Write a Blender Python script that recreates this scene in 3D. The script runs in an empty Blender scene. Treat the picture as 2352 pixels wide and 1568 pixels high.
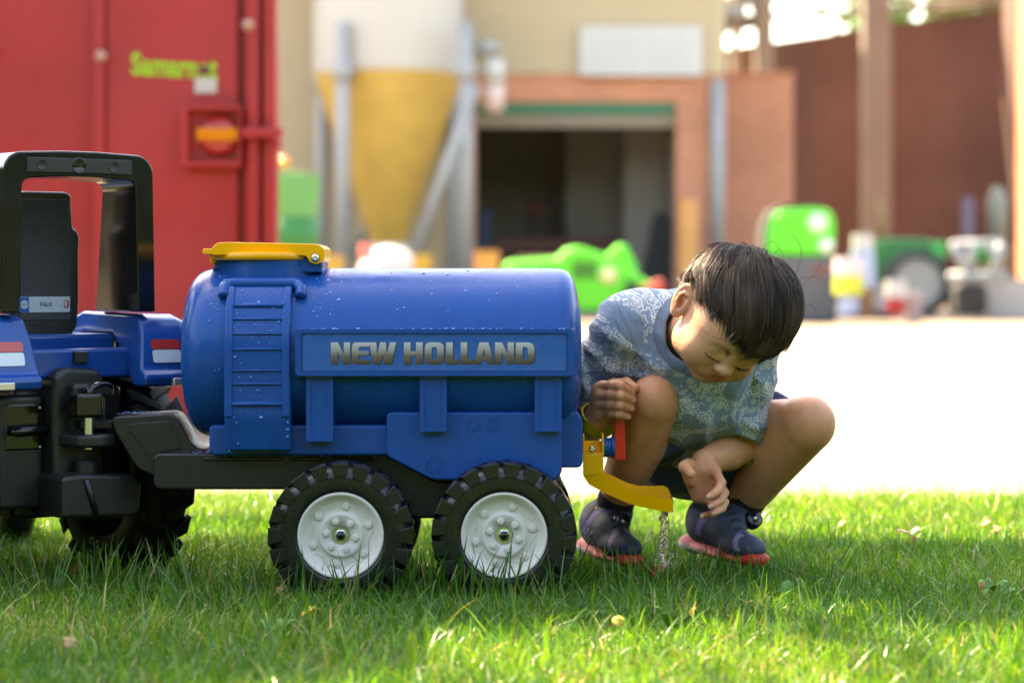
import bpy, bmesh, math, random
import numpy as np
from mathutils import Vector, Matrix

random.seed(7)
rng = np.random.default_rng(7)
scene = bpy.context.scene
col = scene.collection
R = math.radians

# ---------------------------------------------------------------- camera
# one 85 mm lens, held at knee height; W() turns a point of the picture plus a distance into a place
F, CX, YH, CAM_H = 5553.0, 1176.0, 640.0, 0.487
def W(x, y, Y):
    return np.array([(x - CX) / F * Y, Y, CAM_H - (y - YH) / F * Y])

cam_data = bpy.data.cameras.new('camera')
cam_data.lens = 85.0
cam_data.sensor_width = 36.0
cam_data.shift_y = -(784.0 - YH) / 2352.0
cam_data.clip_start = 0.05
cam_data.clip_end = 2000.0
cam_data.dof.use_dof = True
cam_data.dof.focus_distance = 3.64
cam_data.dof.aperture_fstop = 3.6
cam_data.dof.aperture_blades = 0
cam = bpy.data.objects.new('camera', cam_data)
cam.location = (0, 0, CAM_H)
cam.rotation_euler = (R(90), 0, 0)
col.objects.link(cam)
scene.camera = cam

# ---------------------------------------------------------------- sky and sun
SUN = Vector((-0.40, 0.45, 0.80)).normalized()          # towards the sun: behind the scene, to the left
world = bpy.data.worlds.new('World')
scene.world = world
world.use_nodes = True
wn = world.node_tree.nodes
sky = wn.new('ShaderNodeTexSky')
sky.sky_type = 'NISHITA'
sky.sun_disc = False
sky.sun_elevation = math.asin(SUN.z)
sky.sun_rotation = math.atan2(SUN.x, SUN.y)
sky.dust_density = 2.0
bg = wn['Background']
bg.inputs['Strength'].default_value = 0.15
world.node_tree.links.new(sky.outputs[0], bg.inputs[0])
sun_data = bpy.data.lights.new('sun', 'SUN')
sun_data.energy = 4.6
sun_data.angle = R(0.53)
sun_data.color = (1.0, 0.90, 0.74)
sun = bpy.data.objects.new('sun', sun_data)
sun.rotation_euler = SUN.to_track_quat('Z', 'Y').to_euler()
sun.location = (-4, 4.5, 9)
col.objects.link(sun)

# ---------------------------------------------------------------- picture settings
scene.view_settings.view_transform = 'Standard'
scene.view_settings.look = 'None'
scene.view_settings.exposure = 2.82
scene.view_settings.gamma = 1.0
scene.view_settings.use_white_balance = True
scene.view_settings.white_balance_temperature = 8500
scene.view_settings.use_curve_mapping = False
scene.render.engine = 'CYCLES'
scene.cycles.use_denoising = True
scene.cycles.max_bounces = 8
scene.cycles.transparent_max_bounces = 12
scene.cycles.sample_clamp_indirect = 6.0
scene.cycles.caustics_reflective = False
scene.cycles.caustics_refractive = False

# ---------------------------------------------------------------- helpers
def srgb(r, g, b):
    f = lambda c: c / 12.92 if c <= 0.04045 else ((c + 0.055) / 1.055) ** 2.4
    return (f(r / 255), f(g / 255), f(b / 255), 1.0)

def mat(name, color, rough=0.5, metal=0.0, vary=0.0, vscale=8.0, bump=0.0, bscale=200.0, bstretch=None,
        sss=0.0, sss_radius=(0.4, 0.15, 0.08), coat=0.0, trans=0.0, spec=0.5, alpha_col=None, emit=None, sheen=0.0, rvary=0.0):
    m = bpy.data.materials.new(name)
    m.use_nodes = True
    nt = m.node_tree; N = nt.nodes; L = nt.links
    b = N['Principled BSDF']
    c = tuple(color) if len(color) == 4 else tuple(color) + (1.0,)
    b.inputs['Base Color'].default_value = c
    b.inputs['Roughness'].default_value = rough
    b.inputs['Metallic'].default_value = metal
    b.inputs['Specular IOR Level'].default_value = spec
    b.inputs['Coat Weight'].default_value = coat
    b.inputs['Coat Roughness'].default_value = 0.12
    b.inputs['Transmission Weight'].default_value = trans
    b.inputs['Sheen Weight'].default_value = sheen
    if sss:
        b.inputs['Subsurface Weight'].default_value = sss
        b.inputs['Subsurface Radius'].default_value = sss_radius
        b.inputs['Subsurface Scale'].default_value = 0.012
    tc = N.new('ShaderNodeTexCoord')
    src = None
    if alpha_col:                                   # colours carried by the mesh
        at = N.new('ShaderNodeAttribute'); at.attribute_name = alpha_col
        src = at.outputs['Color']
        L.new(src, b.inputs['Base Color'])
    if vary:
        no = N.new('ShaderNodeTexNoise'); no.inputs['Scale'].default_value = vscale
        no.inputs['Detail'].default_value = 5.0; no.inputs['Roughness'].default_value = 0.6
        L.new(tc.outputs['Object'], no.inputs['Vector'])
        mr = N.new('ShaderNodeMapRange')
        mr.inputs[1].default_value = 0.3; mr.inputs[2].default_value = 0.7
        mr.inputs[3].default_value = 1.0 - vary; mr.inputs[4].default_value = 1.0 + vary
        L.new(no.outputs['Fac'], mr.inputs[0])
        mx = N.new('ShaderNodeMix'); mx.data_type = 'RGBA'; mx.blend_type = 'MULTIPLY'
        mx.inputs[0].default_value = 1.0
        mx.inputs[6].default_value = c
        if src: L.new(src, mx.inputs[6])
        L.new(mr.outputs[0], mx.inputs[7])
        L.new(mx.outputs[2], b.inputs['Base Color'])
    if rvary:
        n3 = N.new('ShaderNodeTexNoise'); n3.inputs['Scale'].default_value = vscale * 1.7
        n3.inputs['Detail'].default_value = 6.0
        L.new(tc.outputs['Object'], n3.inputs['Vector'])
        m3 = N.new('ShaderNodeMapRange')
        m3.inputs[1].default_value = 0.3; m3.inputs[2].default_value = 0.7
        m3.inputs[3].default_value = max(0.03, rough - rvary); m3.inputs[4].default_value = min(1, rough + rvary)
        L.new(n3.outputs['Fac'], m3.inputs[0]); L.new(m3.outputs[0], b.inputs['Roughness'])
    if bump:
        n2 = N.new('ShaderNodeTexNoise'); n2.inputs['Scale'].default_value = bscale
        n2.inputs['Detail'].default_value = 4.0
        if bstretch:
            mp = N.new('ShaderNodeMapping'); mp.inputs['Scale'].default_value = bstretch
            L.new(tc.outputs['Object'], mp.inputs['Vector']); L.new(mp.outputs[0], n2.inputs['Vector'])
        else:
            L.new(tc.outputs['Object'], n2.inputs['Vector'])
        bp = N.new('ShaderNodeBump'); bp.inputs['Strength'].default_value = bump
        bp.inputs['Distance'].default_value = 0.002
        L.new(n2.outputs['Fac'], bp.inputs['Height']); L.new(bp.outputs[0], b.inputs['Normal'])
    if emit:
        b.inputs['Emission Color'].default_value = c
        b.inputs['Emission Strength'].default_value = emit
    return m

def tag(o, label=None, cat=None, group=None, kind=None):
    if label: o['label'] = label
    if cat: o['category'] = cat
    if group: o['group'] = group
    if kind: o['kind'] = kind
    return o

ROOT = {}                                            # root name -> inverse matrix
def thing(name, label, cat, loc, rotz=0.0, group=None):
    o = bpy.data.objects.new(name, None)
    o.empty_display_size = 0.1
    o.location = loc; o.rotation_euler = (0, 0, rotz)
    col.objects.link(o)
    ROOT[o.name] = (Matrix.Translation(Vector(loc)) @ Matrix.Rotation(rotz, 4, 'Z')).inverted()
    return tag(o, label, cat, group)

def root_of(o):
    while o.parent: o = o.parent
    return o

def mk(name, verts, faces, m, parent=None, local=False, smooth=True, sharp=None, bevel=0.0, seg=3, kind=None, cols=None):
    """one mesh object; vertices are world places unless local"""
    v = np.asarray(verts, dtype=float).reshape(-1, 3)
    if parent is not None and not local:
        M = np.array(ROOT.get(root_of(parent).name, Matrix.Identity(4)))
        v = v @ M[:3, :3].T + M[:3, 3]
    me = bpy.data.meshes.new(name)
    me.from_pydata(v.tolist(), [], [list(map(int, f)) for f in faces])
    me.validate()
    if m is not None: me.materials.append(m)
    if smooth:
        me.shade_smooth()
        if sharp is not None and not bevel: me.set_sharp_from_angle(angle=R(sharp))
    if cols is not None:
        a = me.color_attributes.new('col', 'FLOAT_COLOR', 'POINT')
        cc = np.ones((len(me.vertices), 4)); cc[:, :3] = np.asarray(cols)[:, :3]
        a.data.foreach_set('color', cc.ravel())
    o = bpy.data.objects.new(name, me)
    col.objects.link(o)
    if parent is not None: o.parent = parent
    if bevel:
        bv = o.modifiers.new('bevel', 'BEVEL')
        bv.width = bevel; bv.segments = seg; bv.limit_method = 'ANGLE'; bv.angle_limit = R(28)
        bv.harden_normals = True
    if kind: o['kind'] = kind
    return o

def copy_tree(o, parent=None):
    c = o.copy(); col.objects.link(c); c.parent = parent
    for ch in list(o.children): copy_tree(ch, c)
    return c

class MB:
    """collects shapes; .mk() links them as one mesh object"""
    def __init__(self): self.v = []; self.f = []; self.n = 0
    def add(self, v, f):
        v = np.asarray(v, dtype=float).reshape(-1, 3)
        self.v.append(v); self.f += [[i + self.n for i in q] for q in f]; self.n += len(v)
        return self
    def box(self, a, b, M=None):
        a = np.minimum(a, b), np.maximum(a, b); lo, hi = a
        v = np.array([[x, y, z] for x in (lo[0], hi[0]) for y in (lo[1], hi[1]) for z in (lo[2], hi[2])])
        if M is not None: v = xf(M, v)
        return self.add(v, [(0, 1, 3, 2), (4, 6, 7, 5), (0, 4, 5, 1), (2, 3, 7, 6), (0, 2, 6, 4), (1, 5, 7, 3)])
    def prism(self, poly, a, b, M=None, axis='y'):
        """polygon of (x,z) pairs pushed from y=a to y=b (axis y), or (y,z) along x, or (x,y) along z"""
        p = np.asarray(poly, dtype=float); n = len(p)
        def put(c):
            o = np.empty((n, 3))
            if axis == 'y': o[:, 0] = p[:, 0]; o[:, 1] = c; o[:, 2] = p[:, 1]
            elif axis == 'x': o[:, 0] = c; o[:, 1] = p[:, 0]; o[:, 2] = p[:, 1]
            else: o[:, 0] = p[:, 0]; o[:, 1] = p[:, 1]; o[:, 2] = c
            return o
        v = np.vstack([put(a), put(b)])
        if M is not None: v = xf(M, v)
        f = [list(range(n)), list(range(2 * n - 1, n - 1, -1))]
        f += [(i + n, (i + 1) % n + n, (i + 1) % n, i) for i in range(n)]
        return self.add(v, f)
    def lathe(self, prof, n=32, M=None, closed=False):
        """profile of (r, h) turned about z"""
        prof = np.asarray(prof, dtype=float); k = len(prof)
        t = np.arange(n) * 2 * math.pi / n
        v = np.empty((n, k, 3))
        v[:, :, 0] = np.cos(t)[:, None] * prof[None, :, 0]
        v[:, :, 1] = np.sin(t)[:, None] * prof[None, :, 0]
        v[:, :, 2] = prof[None, :, 1]
        v = v.reshape(-1, 3)
        if M is not None: v = xf(M, v)
        f = []
        kk = k if closed else k - 1
        for i in range(n):
            for j in range(kk):
                a, b = i * k + j, i * k + (j + 1) % k
                c, d = ((i + 1) % n) * k + (j + 1) % k, ((i + 1) % n) * k + j
                f.append((a, d, c, b))
        return self.add(v, f)
    def tube(self, pts, rad, n=8, cap=True, flat=1.0):
        pts = np.asarray(pts, dtype=float); k = len(pts)
        rad = np.broadcast_to(np.asarray(rad, dtype=float), (k,))
        tg = np.gradient(pts, axis=0); tg /= np.linalg.norm(tg, axis=1)[:, None] + 1e-12
        up = np.array([0, 0, 1.0]) if abs(tg[0, 2]) < 0.9 else np.array([0, 1.0, 0])
        v = []
        for i in range(k):
            s = np.cross(tg[i], up); s /= np.linalg.norm(s) + 1e-12
            u = np.cross(s, tg[i]); up = u
            for j in range(n):
                a = 2 * math.pi * j / n
                v.append(pts[i] + rad[i] * (math.cos(a) * s + flat * math.sin(a) * u))
        f = [(i * n + j, i * n + (j + 1) % n, (i + 1) * n + (j + 1) % n, (i + 1) * n + j) for i in range(k - 1) for j in range(n)]
        if cap: f += [list(range(n - 1, -1, -1)), [(k - 1) * n + j for j in range(n)]]
        return self.add(v, f)
    def ball(self, c, r, n=12, M=None):
        r = np.broadcast_to(np.asarray(r, float), (3,))
        k = max(4, n // 2 + 1)
        t = np.linspace(0, math.pi, k)
        prof = np.stack([np.sin(t), -np.cos(t)], 1); prof[0, 0] = prof[-1, 0] = 1e-4
        s = MB().lathe(prof, n)
        v = np.vstack(s.v) * r
        if M is not None: v = v @ np.array(M)[:3, :3].T
        return self.add(v + np.asarray(c), s.f)
    def mk(self, name, m, parent=None, **kw):
        return mk(name, np.vstack(self.v), self.f, m, parent, **kw)

def xf(M, v):
    A = np.array(M); return v @ A[:3, :3].T + A[:3, 3]

def frame(o, x, y, z):
    M = np.eye(4); M[:3, 0] = x; M[:3, 1] = y; M[:3, 2] = z; M[:3, 3] = o
    return M

def text_geo(body, size=1.0, extrude=0.0, bold=0.0):
    cu = bpy.data.curves.new('t', 'FONT'); cu.body = body; cu.size = size; cu.extrude = extrude; cu.offset = bold
    cu.align_x = 'CENTER'; cu.align_y = 'CENTER'; cu.resolution_u = 3
    ob = bpy.data.objects.new('t', cu)
    me = bpy.data.meshes.new_from_object(ob)
    v = np.array([p.co[:] for p in me.vertices]).reshape(-1, 3); f = [list(p.vertices) for p in me.polygons]
    bpy.data.objects.remove(ob); bpy.data.curves.remove(cu); bpy.data.meshes.remove(me)
    return v, f

def shape_geo(loops, extrude):
    """flat shape with holes from closed loops of (x, y)"""
    cu = bpy.data.curves.new('s', 'CURVE'); cu.dimensions = '2D'; cu.fill_mode = 'BOTH'; cu.extrude = extrude
    for lp in loops:
        sp = cu.splines.new('POLY'); sp.points.add(len(lp) - 1)
        for p, q in zip(sp.points, lp): p.co = (q[0], q[1], 0, 1)
        sp.use_cyclic_u = True
    ob = bpy.data.objects.new('s', cu)
    me = bpy.data.meshes.new_from_object(ob)
    v = np.array([p.co[:] for p in me.vertices]).reshape(-1, 3); f = [list(p.vertices) for p in me.polygons]
    bpy.data.objects.remove(ob); bpy.data.curves.remove(cu); bpy.data.meshes.remove(me)
    return v, f

def rrect(x0, y0, x1, y1, r, n=5):
    p = []
    for cx, cy, a in ((x1 - r, y1 - r, 0), (x0 + r, y1 - r, 90), (x0 + r, y0 + r, 180), (x1 - r, y0 + r, 270)):
        for i in range(n + 1):
            t = R(a + 90 * i / n); p.append((cx + r * math.cos(t), cy + r * math.sin(t)))
    return p

def smooth_poly(pts, it=2):
    p = np.asarray(pts, float)
    for _ in range(it):
        q = np.roll(p, -1, axis=0)
        p = np.stack([0.75 * p + 0.25 * q, 0.25 * p + 0.75 * q], 1).reshape(-1, p.shape[1])
    return p

def spline(pts, n=24):
    """smooth path through points"""
    p = np.asarray(pts, float); k = len(p)
    P = np.vstack([2 * p[0] - p[1], p, 2 * p[-1] - p[-2]])
    out = []
    for t in np.linspace(0, k - 1 - 1e-9, n):
        i = int(t); u = t - i
        a, b, c, d = P[i], P[i + 1], P[i + 2], P[i + 3]
        out.append(0.5 * (2 * b + (c - a) * u + (2 * a - 5 * b + 4 * c - d) * u * u + (3 * b - a - 3 * c + d) * u ** 3))
    return np.array(out)

# smooth lattice noise for numpy arrays of points
_tab = np.random.default_rng(3).random((32, 32, 32)).astype(np.float32) * 2 - 1
def vnoise(p):
    p = np.asarray(p, dtype=np.float32)
    i = np.floor(p).astype(np.int32); f = p - i; f = f * f * (3 - 2 * f)
    i0 = i & 31; i1 = (i + 1) & 31
    x0, y0, z0 = i0[..., 0], i0[..., 1], i0[..., 2]; x1, y1, z1 = i1[..., 0], i1[..., 1], i1[..., 2]
    fx, fy, fz = f[..., 0], f[..., 1], f[..., 2]
    l = lambda a, b, t: a + (b - a) * t
    return l(l(l(_tab[x0, y0, z0], _tab[x1, y0, z0], fx), l(_tab[x0, y1, z0], _tab[x1, y1, z0], fx), fy),
             l(l(_tab[x0, y0, z1], _tab[x1, y0, z1], fx), l(_tab[x0, y1, z1], _tab[x1, y1, z1], fx), fy), fz)
# ================================================================ ground
def concrete_material():
    m = mat('concrete', (0.165, 0.128, 0.092), 0.85, vary=0.12, vscale=0.7, bump=0.3, bscale=60)
    return m
def soil_material():
    m = bpy.data.materials.new('lawn_soil'); m.use_nodes = True
    N = m.node_tree.nodes; L = m.node_tree.links; b = N['Principled BSDF']
    b.inputs['Roughness'].default_value = 0.95
    tc = N.new('ShaderNodeTexCoord'); no = N.new('ShaderNodeTexNoise'); no.inputs['Scale'].default_value = 45; no.inputs['Detail'].default_value = 8
    L.new(tc.outputs['Object'], no.inputs['Vector'])
    cr = N.new('ShaderNodeValToRGB')
    e = cr.color_ramp.elements
    e[0].position = 0.32; e[0].color = (0.018, 0.020, 0.009, 1)
    e[1].position = 0.72; e[1].color = (0.10, 0.080, 0.035, 1)
    k = e.new(0.5); k.color = (0.035, 0.050, 0.014, 1)
    L.new(no.outputs['Fac'], cr.inputs[0]); L.new(cr.outputs[0], b.inputs['Base Color'])
    return m

LAWN_END = 5.22
mb = MB().add([(-400, -300, -0.012), (400, -300, -0.012), (400, 600, -0.012), (-400, 600, -0.012)], [(0, 1, 2, 3)])
pav = mb.mk('pavement', concrete_material(), smooth=False)
tag(pav, 'pale sunlit concrete yard behind the lawn', 'pavement', kind='structure')
xs = np.linspace(-14, 14, 180)
edge = LAWN_END + 0.06 * vnoise(np.stack([xs * 2.1, xs * 0, xs * 0], 1)) + 0.035 * vnoise(np.stack([xs * 7, xs * 0 + 4, xs * 0], 1))
v = [(x, -8, 0.0) for x in xs] + [(x, e, 0.0) for x, e in zip(xs, edge)]
n = len(xs)
lawn = mk('lawn', v, [(i, i + 1, i + 1 + n, i + n) for i in range(n - 1)], soil_material(), smooth=False)
tag(lawn, 'soil and thatch under the short lawn grass', 'lawn', kind='structure')

# ---------------------------------------------------------------- grass blades
def grass_material():
    m = bpy.data.materials.new('grass_blade'); m.use_nodes = True
    N = m.node_tree.nodes; L = m.node_tree.links
    b = N['Principled BSDF']; out = N['Material Output']
    at = N.new('ShaderNodeAttribute'); at.attribute_name = 'col'
    L.new(at.outputs['Color'], b.inputs['Base Color'])
    b.inputs['Roughness'].default_value = 0.33
    b.inputs['Specular IOR Level'].default_value = 0.5
    tr = N.new('ShaderNodeBsdfTranslucent')
    hs = N.new('ShaderNodeHueSaturation'); hs.inputs['Hue'].default_value = 0.485; hs.inputs['Value'].default_value = 1.6
    hs.inputs['Saturation'].default_value = 1.05
    L.new(at.outputs['Color'], hs.inputs['Color']); L.new(hs.outputs[0], tr.inputs['Color'])
    mx = N.new('ShaderNodeMixShader'); mx.inputs[0].default_value = 0.38
    L.new(b.outputs[0], mx.inputs[1]); L.new(tr.outputs[0], mx.inputs[2]); L.new(mx.outputs[0], out.inputs['Surface'])
    return m
GRASS = grass_material()

def blades(px, py, h, w, lean, dirn, colr, curve, z0=0.0):
    """arrays of blades -> vertices, faces, colours; seven vertices each"""
    n = len(px)
    T = np.array([0.0, 0.38, 0.74, 1.0]); WD = np.array([0.75, 1.0, 0.72, 0.0])
    d = np.stack([np.cos(dirn), np.sin(dirn)], 1)
    face = rng.uniform(0, 2 * math.pi, n) ; face = np.where(rng.random(n) < 0.55, rng.normal(0, 0.5, n), face)
    s = np.stack([np.cos(face), np.sin(face)], 1)
    V = np.zeros((n, 7, 3), np.float32)
    k = 0
    for t, wd in zip(T, WD):
        off = lean * (t * 0.45 + curve * t * t) * h
        c = np.stack([px + d[:, 0] * off, py + d[:, 1] * off], 1)
        z = z0 + h * t * np.sqrt(np.maximum(0.12, 1 - (lean * 0.55 * t) ** 2))
        if wd > 0:
            V[:, k, :2] = c - s * (w * wd * 0.5)[:, None]; V[:, k, 2] = z
            V[:, k + 1, :2] = c + s * (w * wd * 0.5)[:, None]; V[:, k + 1, 2] = z
            k += 2
        else:
            V[:, k, :2] = c; V[:, k, 2] = z
    base = np.arange(n)[:, None] * 7
    quads = (base[:, None, :] + np.array([[0, 1, 3, 2], [2, 3, 5, 4]])[None]).reshape(-1, 4)
    tris = base + np.array([[4, 5, 6]])
    C = np.repeat(colr[:, None, :], 7, axis=1).astype(np.float32)
    return V.reshape(-1, 3), quads, tris, C.reshape(-1, 3)

def big_mesh(name, V, quads, tris, C, m):
    me = bpy.data.meshes.new(name)
    nq, nt = len(quads), len(tris)
    me.vertices.add(len(V)); me.vertices.foreach_set('co', np.ascontiguousarray(V, np.float32).ravel())
    loops = np.concatenate([quads.ravel(), tris.ravel()]).astype(np.int32)
    me.loops.add(len(loops)); me.loops.foreach_set('vertex_index', loops)
    me.polygons.add(nq + nt)
    st = np.concatenate([np.arange(nq) * 4, nq * 4 + np.arange(nt) * 3]).astype(np.int32)
    me.polygons.foreach_set('loop_start', st)
    me.update(calc_edges=True)
    me.shade_smooth()
    a = me.color_attributes.new('col', 'FLOAT_COLOR', 'POINT')
    cc = np.ones((len(V), 4), np.float32); cc[:, :3] = C
    a.data.foreach_set('color', cc.ravel())
    me.materials.append(m)
    o = bpy.data.objects.new(name, me); col.objects.link(o)
    return o

def grass_colours(n, px, py):
    # patches of fresher and drier turf
    q = vnoise(np.stack([px * 3.1, py * 3.1, px * 0], 1)) + 0.6 * vnoise(np.stack([px * 9, py * 9, px * 0 + 5], 1))
    a = np.array([0.030, 0.122, 0.014]); b = np.array([0.135, 0.270, 0.026]); c = np.array([0.40, 0.30, 0.13])
    t = np.clip(0.42 + 0.30 * q + rng.normal(0, 0.34, n), 0, 1)[:, None]
    cc = a * (1 - t) + b * t
    dry = rng.random(n) < np.clip(0.12 + 0.16 * q, 0.03, 0.42)
    cc[dry] = c * rng.uniform(0.6, 1.15, (dry.sum(), 1))
    yel = rng.random(n) < 0.05
    cc[yel] = np.array([0.20, 0.23, 0.03]) * rng.uniform(0.7, 1.1, (yel.sum(), 1))
    return cc * rng.uniform(0.6, 1.35, (n, 1)), dry

def sow(n, x0, x1, y0, y1, taper=None, hmean=0.0265, extra=None, wscale=1.0):
    px = rng.uniform(x0, x1, n); py = rng.uniform(y0, y1, n)
    if taper is not None:
        k = taper(px, py); px, py = px[k], py[k]
    n = len(px)
    e = LAWN_END + 0.06 * vnoise(np.stack([px * 2.1, px * 0, px * 0], 1)) + 0.035 * vnoise(np.stack([px * 7, px * 0 + 4, px * 0], 1))
    k = py < e - 0.01; px, py = px[k], py[k]; n = len(px)
    tall = vnoise(np.stack([px * 5, py * 5, px * 0 + 9], 1))
    h = np.clip(rng.normal(hmean, 0.010, n) + 0.007 * tall, 0.010, 0.08)
    lg = rng.random(n) < 0.10
    h[lg] *= rng.uniform(1.2, 1.9, lg.sum())
    w = rng.uniform(0.0012, 0.0027, n) * wscale
    lean = np.abs(rng.normal(0.55, 0.55, n)); lean = np.minimum(lean, 1.75)
    cc, dry = grass_colours(n, px, py)
    lean[dry] += 0.5; h[dry] *= 0.8
    return blades(px, py, h, w, lean, rng.uniform(0, 2 * math.pi, n), cc, rng.uniform(0.2, 0.9, n))

fr = lambda m: (lambda x, y: np.abs(x) < 0.212 * y + m)
sets = [sow(290000, -1.4, 1.4, 2.35, 5.3, fr(0.10)),
        sow(110000, -3.2, 3.2, 1.2, 5.35, lambda x, y: (np.abs(x) >= 0.212 * y + 0.10) | (y < 2.35), wscale=1.5)]
# longer blades the mower misses, standing round the wheels and along the front of the toys
def fringe(n, cx, cy, sx, sy, hm, leanm=0.35):
    px = rng.normal(cx, sx, n); py = rng.normal(cy, sy, n)
    h = np.clip(rng.normal(hm, 0.016, n), 0.03, 0.13); w = rng.uniform(0.0022, 0.0040, n)
    cc, dry = grass_colours(n, px, py)
    return blades(px, py, h, w, np.abs(rng.normal(leanm, 0.3, n)), rng.uniform(0, 6.283, n), cc * 0.9, rng.uniform(0.2, 0.8, n))
for (x, Y, k, hm) in ((782, 3.555, 60, 0.075), (1158, 3.55, 70, 0.085), (970, 3.60, 70, 0.075), (1330, 3.66, 50, 0.07), (620, 3.62, 40, 0.07),
                      (280, 3.72, 60, 0.075), (150, 3.64, 60, 0.08), (1420, 3.74, 60, 0.065), (1690, 3.76, 70, 0.06), (430, 3.70, 40, .07)):
    c = W(x, 1000, Y); sets.append(fringe(k, c[0], Y, 0.075, 0.022, hm))
off = 0; VV = []; QQ = []; TT = []; CC = []
for V_, q_, t_, c_ in sets:
    VV.append(V_); QQ.append(q_ + off); TT.append(t_ + off); CC.append(c_); off += len(V_)
grass = big_mesh('grass', np.vstack(VV), np.vstack(QQ), np.vstack(TT), np.vstack(CC), GRASS)
tag(grass, 'short green lawn grass with straw coloured dry blades', 'grass', kind='stuff')
del VV, QQ, TT, CC, sets
# ================================================================ toy tanker trailer
BLUE = mat('blue_moulded_plastic', (0.0, 0.062, 0.26), 0.27, spec=.25, vary=0.06, vscale=14, bump=0.10, bscale=150, bstretch=(0.12, 1, 1.6), rvary=0.07)
BLUE_GLOSS = mat('blue_glossy_plastic', (0.0, 0.056, 0.26), 0.15, bump=0.03, bscale=25, rvary=0.05)
BLACK = mat('black_moulded_plastic', (0.0115, 0.0110, 0.0105), 0.40, vary=0.15, vscale=30, bump=0.16, bscale=700, rvary=0.08)
BLACK_GLOSS = mat('black_glossy_plastic', (0.004, 0.004, 0.0045), 0.16, bump=0.02, bscale=30, rvary=0.04)
TYRE = mat('tyre_plastic', (0.006, 0.0065, 0.0075), 0.30, vary=0.2, vscale=40, bump=0.10, bscale=300, rvary=0.12)
RIM = mat('rim_plastic', (0.66, 0.60, 0.54), 0.42, vary=0.03, vscale=30, bump=0.05, bscale=120)
YELLOW = mat('yellow_plastic', (0.95, 0.41, 0.006), 0.30, bump=0.04, bscale=80, sss=0.1, sss_radius=(0.6, 0.3, 0.05))
RED = mat('red_plastic', (0.72, 0.012, 0.010), 0.30, bump=0.03, bscale=80)
STEEL = mat('zinc_steel', (0.62, 0.62, 0.60), 0.28, 1.0)

def at_px(x, Y): return (x - CX) / F * Y
def z_px(y, Y): return CAM_H - (y - YH) / F * Y
def pxpoly(pts, Y): return [(at_px(x, Y), z_px(y, Y)) for x, y in pts]

YC = 3.77                                            # centre line of the trailer
trailer = thing('toy_tanker_trailer', 'blue toy tanker trailer with four white-rimmed wheels and yellow spout', 'toy trailer', (at_px(900, YC), YC, 0))
T = trailer
ZC = z_px(810, YC); RT = 194 / F * YC
xl, xr = at_px(425, YC), at_px(1336, YC)
# tank: domed drum lying along x
prof = [(0.0002, xl), (0.05, xl + .001), (0.085, xl + .005), (0.105, xl + .0105), (0.117, xl + .018), (0.1245, xl + .026), (0.129, xl + .036), (RT, xl + .050)]
for k in range(1, 12): prof.append((RT, xl + .05 + (xr - xl - .088) * k / 12))
prof += [(RT, xr - .038), (RT - .0012, xr - .030), (RT - .006, xr - .021), (RT - .016, xr - .0135), (RT - .035, xr - .0075), (0.06, xr - .002), (0.0002, xr)]
Mx = frame((0, YC, ZC), (0, 0, 1), (0, 1, 0), (1, 0, 0)); Mx[:3, 0] = (0, 0, -1)
tank = MB().lathe(prof, 72, Mx).mk('tank', BLUE, T)

def slab(name, poly_px, ynear, yfar, m, parent, bevel, seg=3, Yp=None):
    return MB().prism(pxpoly(poly_px, Yp or ynear), ynear, yfar).mk(name, m, parent, bevel=bevel, seg=seg)
YFAR = lambda yn: 2 * YC - yn
# saddle under the front half and deep sump under the rear half
saddle = slab('saddle', [(480, 985), (484, 976), (905, 976), (905, 1046), (490, 1046), (480, 1036)], 3.662, YFAR(3.662), BLUE, T, 0.007)
sump = slab('sump', [(887, 953), (896, 946), (1283, 946), (1291, 955), (1291, 1084), (1276, 1102), (1002, 1102), (985, 1098), (893, 1051), (886, 1040)],
            3.650, YFAR(3.650), BLUE, T, 0.006)
rear = slab('rear_box', [(1240, 958), (1325, 943), (1338, 962), (1339, 1064), (1331, 1074), (1240, 1074)], 3.685, YFAR(3.685), BLUE, T, 0.007)
# round mould marks on the sump
Yf = 3.6495
for (x, y, r) in ((998, 1068, 0.0135), (1088, 975, 0.0105), (1135, 975, 0.0105)):
    c = np.array([at_px(x, Yf), Yf, z_px(y, Yf)])
    ring = []
    mbr = MB()
    for rr in ((1.0, 0.8, 0.45) if r > .012 else (1.0, 0.62)):
        t = np.linspace(0, 2 * math.pi, 33)
        mbr.tube(np.stack([c[0] + r * rr * np.cos(t), t * 0 + c[1] + .0003, c[2] + r * rr * np.sin(t)], 1), 0.0006, 5, cap=False)
    mbr.mk('mould_mark', BLUE, sump)
# plaque with frame, decal and letters
YP = 3.626
px0, px1, pz1, pz0 = at_px(678, YP), at_px(1319, YP), z_px(756, YP), z_px(863, YP)
plaque = MB().prism([(px0, pz0), (px1, pz0), (px1, pz1), (px0, pz1)], YP + .0035, YP + 0.06).mk('plaque', BLUE, T, bevel=0.004)
v, f = shape_geo([rrect(px0, pz0, px1, pz1, .006), rrect(px0 + .009, pz0 + .006, px1 - .010, pz1 - .006, .003)], .0022)
v = np.stack([v[:, 0], YP + .0025 - v[:, 2], v[:, 1]], 1)
mk('plaque_frame', v, f, BLUE, plaque, bevel=0.0013, seg=2)
DECAL = mat('blue_decal_film', (0.001, 0.092, 0.33), 0.12, vary=0.05, vscale=60, bump=0.12, bscale=55, rvary=0.09)
dec = MB().prism(rrect(px0 + .0105, pz0 + .0075, px1 - .0115, pz1 - .0075, .003), YP + .0029, YP + .0034).mk('decal', DECAL, plaque, sharp=30)
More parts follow.
